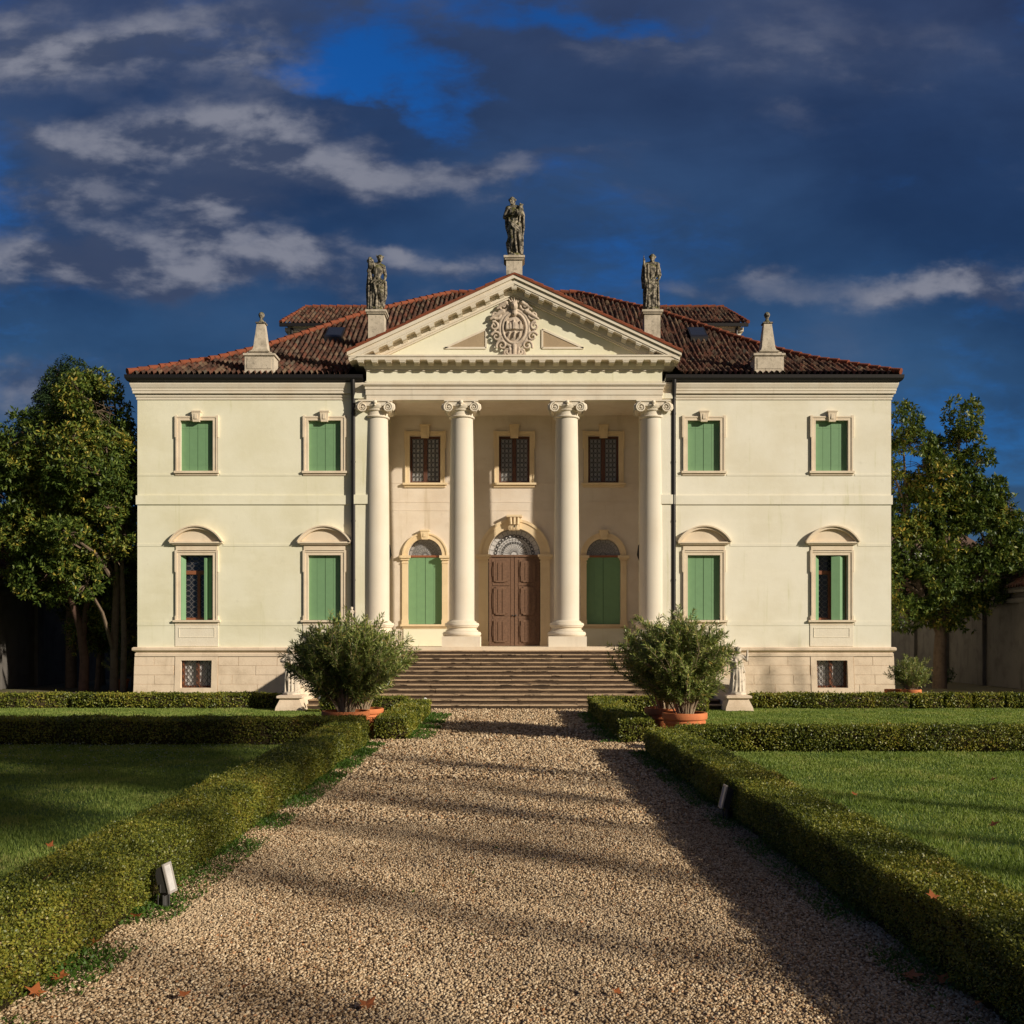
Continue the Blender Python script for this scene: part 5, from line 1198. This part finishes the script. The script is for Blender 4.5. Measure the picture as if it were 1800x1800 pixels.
def pot_profile(D, h):
    r = D/2
    return [(r*.70, 0), (r*.74, .02), (r*.86, h*.60), (r*.865, h*.63), (r*.93, h*.65), (r*.93, h*.72), (r*.90, h*.735), (r*.905, h*.77), (r*.985, h*.79), (r*1.0, h*.83), (r*1.0, h*.965), (r*.985, h), (r*.88, h), (r*.86, h*.93), (r*.84, h*.84), (.02, h*.84)]
def potted(x, y, D, h, rx, rz, seed, label, n_stem=30, leaf=.13, tips=5):
    t = empty('potted_oleander', (x, y, -.01)); tag(t, label, 'potted plant', 'oleanders in terracotta pots')
    m = MB(); m.lathe(pot_profile(D, h), 0, 0, 40, cap=False); m.build('pot', MT['terracotta'], t, 40)
    m = MB(); m.lathe([(D*.43, h*.86), (.01, h*.90)], 0, 0, 20, cap=False); m.build('soil', MT['soil'], t)
    st, V, F = oleander(seed, rx, rz, h*.9, n_stem, leaf, tips); st.build('stems', MT['stem'], t, 60); np_mesh('foliage', V, F, MT['oleander'], t)
    return t
potted(-3.58, 21.75, 1.02, .55, 1.14, 2.15, 3, 'big oleander in the cracked wide terracotta pot on the left, front of two', 70, .145, 9)
potted(-3.46, 23.2, 1.0, .50, 1.15, 2.25, 4, 'oleander in the terracotta pot behind the front one on the left, its rim just showing', 54, .14, 8)
potted(3.42, 20.55, .90, .60, .96, 1.98, 5, 'big oleander in the orange terracotta pot on the right, front of two', 64, .13, 9)
potted(3.22, 21.7, .92, .62, 1.10, 2.10, 6, 'oleander in the terracotta pot behind the front one on the right, shaded rim at left', 58, .13, 9)
potted(12.25, 31.6, .60, .50, .56, .98, 7, 'small rounded oleander in a terracotta pot at the right corner of the villa', 40, .11, 4)
m = empty('terracotta_pot', (11.86, 32.1, -.01)); tag(m, 'terracotta pot squeezed between the villa corner and the small potted oleander', 'pot')
b = MB(); b.lathe(pot_profile(.5, .48), 0, 0, 32, cap=False); b.build('pot', MT['terracotta'], m, 40); b = MB(); b.lathe([(.21, .41), (.01, .43)], 0, 0, 16, cap=False); b.build('soil', MT['soil'], m)
potted(-15.25, 39.6, .70, .50, .60, 1.0, 8, 'small potted oleander in deep shade at the left corner of the villa', 26, .11, 4)

# ================================================================== PATH LAMPS
def floodlight(x, y, rz, label):
    t = empty('garden_floodlight', (x, y, 0), rz); tag(t, label, 'floodlight', 'floodlights along the hedges')
    m = MB(); m.lathe([(.075, -.01), (.075, .012), (.05, .018), (.038, .03), (.034, .13), (.044, .135), (.044, .15), (.02, .155)], 0, 0, 14)
    for k in range(5): a = 2*PI*k/5; m.tube([(.05*math.cos(a), .05*math.sin(a), .0), (.05*math.cos(a), .05*math.sin(a), .125)], .008, 5)
    m.build('post', MT['lamp_body'], t, 40)
    m = MB(); m.tube([(0, -.07, .225), (0, -.07, .155), (0, .07, .155), (0, .07, .225)], .008, 6); m.build('bracket', MT['lamp_body'], t)
    hd = MB(); hd.prism([(-.035, -.11), (.03, -.125), (.03, .125), (-.035, .11), (-.06, .05), (-.06, -.05)], -.062, .062); rot = Matrix.Rotation(R(-14), 4, 'Y')
    hd.v = [tuple(rot @ Vector(v)+Vector((.02, 0, .265))) for v in hd.v]; hd.build('housing', MT['lamp_body'], t)
    fr = MB()
    for (a, b, z0, z1) in ((-.072, .072, .115, .135), (-.072, .072, -.135, -.115), (-.072, -.056, -.115, .115), (.056, .072, -.115, .115)): fr.box(.028, .045, a, b, z0, z1)
    fr.v = [tuple(rot @ Vector(v)+Vector((.02, 0, .265))) for v in fr.v]; fr.build('rim', MT['lamp_steel'], t)
    gl = MB(); gl.box(.028, .036, -.056, .056, -.115, .115); gl.v = [tuple(rot @ Vector(v)+Vector((.02, 0, .265))) for v in gl.v]; gl.build('glass', MT['glass_white'], t)
    return t
floodlight(-2.72, 7.95, R(-8), 'dark floodlight with pale glass tilted up beside the left hedge').scale = (.86,)*3
floodlight(2.45, 11.75, R(184), 'pale floodlight leaning beside the shaded right hedge')
def egg(x, y, label):
    t = empty('path_lamp', (x, y, 0)); tag(t, label, 'lamp', 'small white lamps by the hedges')
    m = MB(); m.tube([(0, 0, 0), (0, 0, .30)], .018, 8); m.build('post', MT['lamp_body'], t)
    m = MB(); m.lathe([(.03, .28), (.06, .30), (.075, .36), (.06, .43), (.02, .46)], 0, 0, 14); m.build('shade', MT['white_paint'], t, 50)
egg(-2.42, 27.75, 'tiny white lamp at the end of the left hedge by the steps')
egg(-5.55, 29.3, 'tiny white lamp in the grass beside the left stair statue')

# ================================================================== FALLEN LEAVES
def plane_leaf(seed):
    rn = random.Random(seed); pts = []; lob = [(-2.5, .55), (-1.9, .35), (-1.35, .85), (-.85, .45), (0, 1.0), (.85, .45), (1.35, .85), (1.9, .35), (2.5, .55)]
    for a, r_ in lob: pts.append((math.sin(a)*r_*rn.uniform(.85, 1.1), math.cos(a)*r_*rn.uniform(.85, 1.1)))
    c = [(0, -.1, 0)]; vs = c+[(x, y, .18*(x*x)+rn.uniform(-.1, .25)*abs(y)) for x, y in pts]
    m = MB(); m.add(vs, [(0, i, i+1) for i in range(1, len(pts))]); m.tube([(0, -.1, .0), (.05, -.75, .08)], [.03, .02], 4)
    me = bpy.data.meshes.new('fallen_leaf'); me.from_pydata(m.v, [], m.f); me.materials.append(MT['dead_leaf']); return me
def gpt(px, py, z=0.0): d = (2.1-z)*1800/(py-1120); return ((px-904)*d/1800, d)
LV = [(78, 1715, .10, 'bright russet plane leaf, larger of the pair at the bottom left hedge foot'), (102, 1718, .085, 'orange plane leaf touching the larger russet one at the hedge foot'), (62, 1745, .08, 'dark brown leaf lowest at the bottom left corner'),
      (112, 1697, .08, 'orange leaf just above the pair at the hedge foot'), (132, 1670, .10, 'russet curled leaf midway up the lower left hedge foot'), (160, 1660, .075, 'small red brown leaf at the hedge foot above the curled one'), (240, 1612, .085, 'brown leaf on the gravel left of the lamp foot'),
      (285, 1582, .085, 'red brown leaf right of the floodlight foot'), (313, 1557, .06, 'small red leaf by the hedge right of the floodlight'), (325, 1750, .06, 'dark red leaf on open gravel near the bottom'), (265, 1640, .05, 'tiny red leaf on gravel below the floodlight'),
      (645, 1767, .085, 'long dark red leaf at the bottom edge of the gravel'), (432, 1734, .055, 'small brown leaf on gravel between the bottom edge and the left hedge'), (1600, 1716, .10, 'dark brown leaf in the shade at the foot of the right hedge'), (1655, 1722, .10, 'brown leaf nearest the right hedge in its shade'),
      (1720, 1765, .08, 'pale brown leaf in the lower right corner'), (1520, 1610, .06, 'small dark leaf in the shade midway along the right hedge'), (1085, 1745, .045, 'small reddish leaf alone in the middle of the gravel')]
for i, (px, py, sz, lab) in enumerate(LV):
    x, y = gpt(px, py, .03); o = bpy.data.objects.new('fallen_leaf', plane_leaf(i)); C.objects.link(o); rn = random.Random(i)
    o.location = (x, y, .035); o.scale = (sz,)*3; o.rotation_euler = (rn.uniform(-.1, .5), rn.uniform(-.4, .4), rn.uniform(0, 6.28)); tag(o, lab, 'leaf', 'fallen plane leaves')
for (px, py, z, sz, lab) in ((1745, 1452, .05, .09, 'tan leaf lying alone on the right lawn near the edge of the view'), (1502, 1398, .05, .07, 'small dark leaf on the right lawn behind the hedge'), (1745, 1372, .05, .08, 'dark leaf far back on the right lawn near the cross hedge'), (80, 1548, .47, .07, 'tan dry leaf caught on top of the left foreground hedge'), (88, 1490, .47, .05, 'small russet leaf on the far edge of the left foreground hedge'), (1640, 1580, .47, .06, 'russet leaf lying on the right hedge top near the edge of the view'), ):
    x, y = gpt(px, py, z); o = bpy.data.objects.new('fallen_leaf', plane_leaf(int(px))); C.objects.link(o); o.location = (x, y, z+.015); o.scale = (sz,)*3; o.rotation_euler = (.5, .2, px); tag(o, lab, 'leaf', 'fallen plane leaves')

# ================================================================== TREES
from mathutils import noise as mnoise
def tree(name, loc, trunk, blobs, mat, bark, leaf, dens, label, group, seed, cat='tree', ros=8, asp=.40, gap=.0, inner=.35, limbs=True, gs=.9, droop=0.0):
    rn = random.Random(seed); rs = np.random.RandomState(seed); t = empty(name, loc); tag(t, label, cat, group)
    tm = MB()
    for pts, rad in trunk: tm.tube([Vector(p) for p in pts], rad, 9)
    Cn = []; Dn = []; Ls = []
    for (bx, by, bz, rx, ry, rz_) in blobs:
        area = 4*PI*((rx*ry)**1.6/3+(rx*rz_)**1.6/3+(ry*rz_)**1.6/3)**(1/1.6); nr = int(area*dens)
        c = Vector((bx, by, bz))
        if limbs:
            best = min(((Vector(p), r_) for pts, rad in trunk for p, r_ in zip(pts, rad if isinstance(rad, (list, tuple)) else [rad]*len(pts)) if p[2] < bz-.1*rz_), key=lambda q: (q[0]-c).length, default=(Vector(trunk[0][0][0]), .1))
            m_ = best[0].lerp(c, .5)+Vector((rn.uniform(-.2, .2), rn.uniform(-.2, .2), .25)); r0 = min(best[1]*.7, .10); tm.tube([best[0], m_, c], [r0, r0*.7, r0*.35], 6)
            for k in range(7):
                d = Vector((rn.gauss(0, 1), rn.gauss(0, 1), rn.gauss(.2, 1))).normalized(); q = c+Vector((d.x*rx, d.y*ry, d.z*rz_))*.86; tm.tube([c, c.lerp(q, .5)+Vector((0, 0, .08)), q], [r0*.35, r0*.22, .010], 5)
        d = rs.normal(0, 1, (nr, 3)); d = unit(d); rr = np.where(rs.rand(nr) < inner, rs.uniform(.45, .85, nr), rs.uniform(.85, 1.06, nr))
        for i in range(nr):
            p = Vector((bx+d[i, 0]*rx*rr[i], by+d[i, 1]*ry*rr[i], bz+d[i, 2]*rz_*rr[i]))
            if mnoise.noise(p*gs+Vector((seed*3.1, 0, 0))) < gap-.25: continue
            o_ = Vector((d[i, 0]/rx, d[i, 1]/ry, d[i, 2]/rz_)).normalized(); ax = (o_+Vector((rn.gauss(0, .35), rn.gauss(0, .35), rn.gauss(.25-droop, .3)))).normalized(); e1 = ax.orthogonal().normalized(); e2 = ax.cross(e1); a0 = rn.uniform(0, 6.28)
            for v in range(ros):
                aa = a0+v*2.4; up = rn.uniform(.15, 1.0); dd = ((e1*math.cos(aa)+e2*math.sin(aa))+ax*up-Vector((0, 0, droop))).normalized(); Cn.append((p+ax*rn.uniform(-.10, .10))[:]); Dn.append(dd[:]); Ls.append(leaf*rn.uniform(.7, 1.2))
    Cn = np.array(Cn); Dn = np.array(Dn); Ls = np.array(Ls); n = len(Cn)
    V, F = leaves_np(Cn, Dn, unit(rs.normal(0, .5, (n, 3))+[0, 0, .9]), Ls, Ls*asp, .12)
    tm.build('trunk', MT[bark], t, 60); np_mesh('crown', V, F, MT[mat], t); return t
def crown(seed, n, x0, x1, y0, y1, z0, z1, r0, r1, shape):
    rn = random.Random(seed); out = []; k = 0
    while len(out) < n and k < 4000:
        k += 1; x, y, z = rn.uniform(x0, x1), rn.uniform(y0, y1), rn.uniform(z0, z1)
        if not shape(x, y, z): continue
        r_ = rn.uniform(r0, r1); out.append((x, y, z, r_*rn.uniform(.9, 1.2), r_*rn.uniform(.9, 1.2), r_*rn.uniform(.75, 1.05)))
    return out
# left group (positions are relative to each tree's foot)
def egg_shape(zc, rz_, rx): return lambda x, y, z: (x/rx)**2+(y/rx)**2+((z-zc)/rz_)**2 < 1
tk = [([(0, 0, -.1), (.05, 0, 1.2), (-.1, 0, 2.4), (-.55, -.1, 4.0), (-1.0, -.2, 5.6), (-1.2, -.2, 7.4)], [.20, .18, .16, .12, .09, .05]), ([(-.05, 0, 2.0), (.15, .1, 3.8), (.2, .2, 6.0), (.1, .2, 8.0)], [.14, .11, .08, .04])]
tree('magnolia_tree', (-16.7, 39.7, 0), tk, crown(1, 46, -3.6, .9, -2.4, .8, 4.0, 10.3, .75, 1.15, lambda x, y, z: ((x+1.3)/2.5)**2+((y+.8)/1.8)**2+((z-7.1)/3.4)**2 < 1), 'magnolia', 'bark_red', .19, 22, 'evergreen magnolia with yellowing leaves and a leaning reddish branch, leftmost of the left trees', 'magnolia trees beside the villa', 11, gap=.06, inner=.25)
tk = [([(0, 0, -.1), (0, 0, 1.5), (.1, 0, 4), (.15, 0, 7), (.1, 0, 10), (0, 0, 11.2)], [.17, .15, .13, .10, .06, .03])]
tree('magnolia_tree', (-15.2, 38.9, 0), tk, crown(2, 40, -1.6, .75, -2.4, .2, 4.0, 11.7, .60, .85, lambda x, y, z: ((x+.4)/(1.25 if z < 8.5 else 1.0))**2+((y+1.2)/1.2)**2+((z-7.8)/4.0)**2 < 1)+[(-.1, -1.0, 11.2, .7, .7, .75), (.25, -1.0, 10.4, .7, .7, .8)], 'magnolia', 'bark', .185, 22, 'tall magnolia with yellowing leaves close against the left corner of the villa', 'magnolia trees beside the villa', 12, gap=.06, inner=.25)
tree('magnolia_tree', (-14.75, 38.6, 0), [([(0, 0, -.1), (.05, 0, 2), (-.05, 0, 5), (0, 0, 8.6)], [.12, .11, .08, .03])], crown(3, 18, -.6, .5, -.7, .7, 4.5, 9.7, .55, .8, lambda x, y, z: (x/.7)**2+(y/.8)**2+((z-7.0)/2.8)**2 < 1), 'magnolia', 'bark', .185, 22, 'lower magnolia touching the left edge of the villa wall', 'magnolia trees beside the villa', 13, gap=.06, inner=.25)
tree('conifer_tree', (-18.6, 43.0, 0), [([(0, 0, -.1), (0, 0, 6), (0, 0, 12.4)], [.24, .18, .04])], [(rn_x, rn_y, z, r_, r_, r_*1.1) for (rn_x, rn_y, z, r_) in [(0, 0, 12.9, .85), (-.2, .1, 12.3, 1.05), (.2, 0, 11.7, 1.15), (-.3, -.2, 11.0, 1.25), (.3, .1, 10.3, 1.35), (-.4, 0, 9.6, 1.45), (.4, -.2, 8.8, 1.5), (-.5, .1, 8.0, 1.5), (.4, .1, 7.2, 1.6), (0, -.3, 6.2, 1.6), (0, -.2, 5.0, 1.5), (-1.5, 0, 10.7, .75), (-1.9, .2, 9.8, .9), (.9, 0, 11.2, .6), (-1.0, 0, 12.0, .5)]], 'conifer', 'bark', .17, 44, 'dense dark green conifer, tallest of the left trees, behind the magnolias', None, 14, ros=7, asp=.28, gap=-.2, inner=.25, droop=.1)
tree('dark_tree', (-15.9, 44.5, 0), [([(0, 0, -.1), (.1, 0, 2.5), (.2, 0, 5.5)], [.18, .15, .07])], crown(5, 20, -1.9, 1.9, -1.6, 1.6, 2.4, 6.4, .8, 1.2, egg_shape(4.3, 2.4, 2.1)), 'magnolia', 'bark', .19, 14, 'low evergreen tree in full shade under the left magnolias', None, 15, gap=.0, inner=.3)
tree('dark_tree', (-16.9, 41.5, 0), [([(0, 0, -.1), (.1, 0, 1.6), (.1, 0, 3.6)], [.12, .10, .04])], crown(9, 16, -1.7, 1.7, -.9, .9, 1.9, 4.4, .55, .85, egg_shape(3.2, 1.6, 1.8)), 'magnolia', 'bark', .17, 15, 'drooping evergreen foliage in shade between the left trunks', None, 18, gap=.05, inner=.3)
tree('dark_tree', (-15.0, 40.4, 0), [([(0, 0, -.1), (-.05, 0, 1.4), (-.1, 0, 3.6)], [.10, .08, .03])], crown(10, 16, -.9, .5, -.7, .7, 1.4, 4.6, .45, .7, lambda x, y, z: True), 'magnolia', 'bark', .16, 16, 'leafy shaded shrub tree filling the gap beside the left villa corner', None, 19, gap=.05, inner=.3)
tree('dark_tree', (-18.2, 45.2, 0), [([(0, 0, -.1), (-.1, 0, 2.0), (-.2, 0, 4.5)], [.17, .14, .06])], crown(6, 16, -1.8, 1.8, -1.4, 1.4, 2.5, 5.2, .7, 1.0, egg_shape(3.9, 1.8, 2.0)), 'magnolia', 'bark', .19, 14, 'shaded evergreen tree before the low building on the left', None, 16, gap=.0, inner=.3)
# right magnolia
tk = [([(0, 0, -.1), (.0, 0, 1.4), (.1, 0, 3.0), (.5, 0, 5.0), (.75, 0, 7.5), (.8, 0, 10.4)], [.30, .25, .22, .16, .10, .04]), ([(.05, 0, 2.2), (-.7, .1, 3.8), (-1.3, 0, 6.2), (-1.5, 0, 9.8)], [.18, .15, .10, .04]), ([(.1, 0, 2.8), (1.2, -.1, 3.9), (2.0, 0, 5.8), (2.2, 0, 7.4)], [.15, .12, .08, .03])]
bl = [(-1.6, .0, 11.0, .80, .8, .85), (-1.1, .1, 9.9, 1.0, 1.0, .9), (.9, -.1, 11.2, .75, .75, .85), (1.1, 0, 10.2, .65, .7, .6), (1.6, .1, 9.4, .7, .7, .6), (.2, 0, 9.6, .75, .8, .8), (-.3, -.2, 8.6, 1.1, 1.0, .9), (-1.7, .1, 8.4, .9, .9, 1.0), (1.0, 0, 8.0, 1.0, 1.0, .9), (2.0, .1, 8.2, .75, .8, .7),
      (-1.5, -.1, 7.0, 1.1, 1.0, 1.0), (.1, .1, 7.1, 1.2, 1.0, .9), (1.6, 0, 6.9, 1.1, 1.0, .9), (2.5, 0, 6.9, .8, .8, .8), (-1.1, 0, 5.7, 1.2, 1.0, .9), (.6, -.2, 5.8, 1.1, 1.0, .8), (2.0, .1, 5.6, 1.2, 1.0, .8), (2.9, .1, 5.5, .7, .7, .7), (-1.7, 0, 4.3, .95, 1.0, .9), (-.2, -.3, 4.3, 1.1, 1.0, .8), (1.3, -.1, 4.5, 1.0, 1.0, .7), (-1.6, -.2, 3.1, .9, .9, .8), (.2, 0, 3.1, 1.0, .9, .7), (1.3, 0, 3.0, 1.0, .9, .6), (2.3, .2, 4.2, .7, .8, .6), (.5, 0, 9.0, .8, .8, .7), (-2.1, .1, 9.4, .7, .7, .8), (-2.2, 0, 6.3, .9, .9, 1.2), (-2.4, 0, 4.9, .8, .9, 1.0), (3.2, .1, 6.3, .6, .6, .6), (-.7, 0, 7.8, .9, .9, .8), (-.6, .2, 9.2, .9, .9, .8), (1.6, .2, 7.6, 1.1, 1.0, .9), (.6, .3, 6.4, 1.2, 1.0, 1.0), (2.9, 0, 4.6, .8, .8, .7), (3.0, .1, 7.4, .6, .6, .6), (-.9, .2, 6.4, 1.1, 1.0, .9), (2.6, .2, 5.9, .9, .9, .8), (.4, .2, 4.9, 1.2, 1.0, .8), (-.6, .2, 3.6, 1.0, .9, .8), (1.0, .3, 3.7, 1.1, .9, .8)]
tree('magnolia_tree', (17.7, 42.6, 0), tk, bl, 'magnolia', 'bark', .205, 24, 'broad crowned magnolia with yellow tinged leaves standing right of the villa', 'magnolia trees beside the villa', 17, gap=.03, inner=.3)
# bushes in the shade at the foot of the right hand wall
for i, (x, y, r_, lab) in enumerate(((19.2, 46.5, .5, 'low dark bush at the foot of the shaded right wall'), (18.4, 52.5, .6, 'rounder dark bush farther along the shaded right wall'))):
    tree('bush', (x, y, 0), [([(0, 0, 0), (0, 0, .3)], [.04, .03])], [(0, 0, .4, r_, r_, .4), (.4, .1, .35, r_*.8, r_*.7, .35), (-.4, .1, .33, r_*.8, r_*.7, .33)], 'conifer', 'bark', .10, 34, lab, None, 30+i, 'bush', limbs=False)

# ================================================================== OUTBUILDINGS
def outbuilding(sg, y0, y1, xw, depth, eave, ridge, label, seed):
    t = empty('outbuilding', (sg*xw, (y0+y1)/2, 0)); WORLD.add(t.name); tag(t, label, 'outbuilding', 'low buildings flanking the villa')
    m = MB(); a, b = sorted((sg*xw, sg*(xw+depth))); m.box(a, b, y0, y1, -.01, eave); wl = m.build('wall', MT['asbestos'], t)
    m = MB(); n = int((y1-y0)/3.6)
    for k in range(n+1):
        y = y0+.3+k*(y1-y0-.9)/n; c, d = sorted((sg*xw, sg*(xw-.16))); m.box(c, d, y, y+.55, -.01, eave-.55)
    c, d = sorted((sg*xw, sg*(xw-.22))); m.box(c, d, y0-.05, y1, eave-.55, eave-.36); c, d = sorted((sg*xw, sg*(xw-.32))); m.box(c, d, y0-.1, y1, eave-.14, eave)
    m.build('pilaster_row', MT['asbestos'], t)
    m = MB(); m.tube([(sg*(xw-.22), y0+4.0, eave-.05), (sg*(xw-.22), y0+4.0, .1)], .05, 8); m.build('downpipe', MT['zinc'], t)
    hd = depth/2; slp = (ridge-eave)/(hd+.4)
    rf = tiles('roof', lambda U, T: (sg*(xw-.4+T), U, eave+.06+slp*T), y0-.3, y1, hd+.4, lambda U, T: T >= 0, .22, .38, t, seed, sg > 0)
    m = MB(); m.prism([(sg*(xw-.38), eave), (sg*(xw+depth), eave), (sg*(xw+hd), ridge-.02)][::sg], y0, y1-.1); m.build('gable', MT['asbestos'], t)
    tiles('roof_slope', lambda U, T: (sg*(xw+depth+.4-T), U, eave+.06+slp*T), y0-.3, y1, hd+.4, lambda U, T: T >= 0, .3, .5, rf, seed+1, sg < 0)
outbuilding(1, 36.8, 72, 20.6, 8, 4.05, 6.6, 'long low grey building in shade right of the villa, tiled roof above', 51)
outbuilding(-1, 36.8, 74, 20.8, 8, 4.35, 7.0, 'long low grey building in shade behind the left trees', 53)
hs = empty('house', (37, 96, 0)); WORLD.add('house'); tag(hs, 'white house glimpsed far behind the right magnolia', 'house')
m = MB(); m.box(32.5, 41.5, 92, 102, 0, 10.2); m.build('wall', MT['white_paint'], hs); m = MB(); m.prism_x([(91.4, 10.1), (102.6, 10.1), (97, 12.2)], 32, 42); m.build('roof', MT['old_roof'], hs)
for x in (34.2, 37, 39.8):
    for z in (1.2, 4.4, 7.6): m = MB(); m.box(x-.5, x+.5, 91.95, 92.05, z, z+1.5); m.build('window', MT['glass_dark'], hs)
# the avenue of tall planes on the right, out of view, whose trunks throw the long bars of shade over the garden
leaf_pl = leafy('plane_leaves', [(0, (.10, .06, .015)), (.5, (.16, .09, .02)), (1, (.12, .13, .03))], .6, .35)
MT['plane'] = leaf_pl
AV = [(25.5, -11.4), (25.0, -8.7), (25.6, -6.6), (25.2, -4.2), (24.8, -2.2), (25.8, -.3)]
for i, (x, y) in enumerate(AV):
    hgt = [16.6, 16.0, 15.6, 15.8, 15.4, 15.9][i]; rn = random.Random(70+i)
    tk = [([(0, 0, -.1), (.05, .03, 3), (-.05, .05, 7), (.08, 0, hgt-3.0), (0, .1, hgt)], [.22, .19, .16, .12, .07])]
    for k in range(5):
        a = rn.uniform(0, 6.28); z0 = rn.uniform(hgt*.62, hgt*.85); L = rn.uniform(1.6, 3.0); tk.append(([(0, 0, z0), (math.cos(a)*L*.5, math.sin(a)*L*.5, z0+L*.35), (math.cos(a)*L, math.sin(a)*L, z0+L*.9)], [.09, .06, .03]))
    tree('plane_tree', (x, y, 0), tk, crown(80+i, 18, -2.6, 2.6, -2.2, 2.2, hgt-1.0, hgt+3.4, .7, 1.0, egg_shape(hgt+1.0, 2.6, 2.5)), 'plane', 'bark', .26, 10.0,
         'tall bare trunked plane tree of the avenue on the right, outside the view', 'plane trees of the avenue', 70+i, gap=.15, ros=5, asp=.8)
for i, (x, y, h_, r_) in enumerate(((21.6, 29.4, 7.5, .62), (23.4, 29.0, 8.0, .26))):
    tree('cypress_tree', (x, y, 0), [([(0, 0, -.1), (0, 0, h_*.5), (0, 0, h_)], [.10, .07, .015])], [(0, 0, h_*(.16+.13*k), r_*(1.0-.12*k), r_*(1.0-.12*k), h_*.10) for k in range(7)], 'conifer', 'bark', .09, 60,
         ['young cypress on the right lawn outside the view', 'slimmer taller cypress farther right outside the view'][i], 'young cypresses', 95+i, gap=-.3, ros=5, asp=.3, limbs=False)
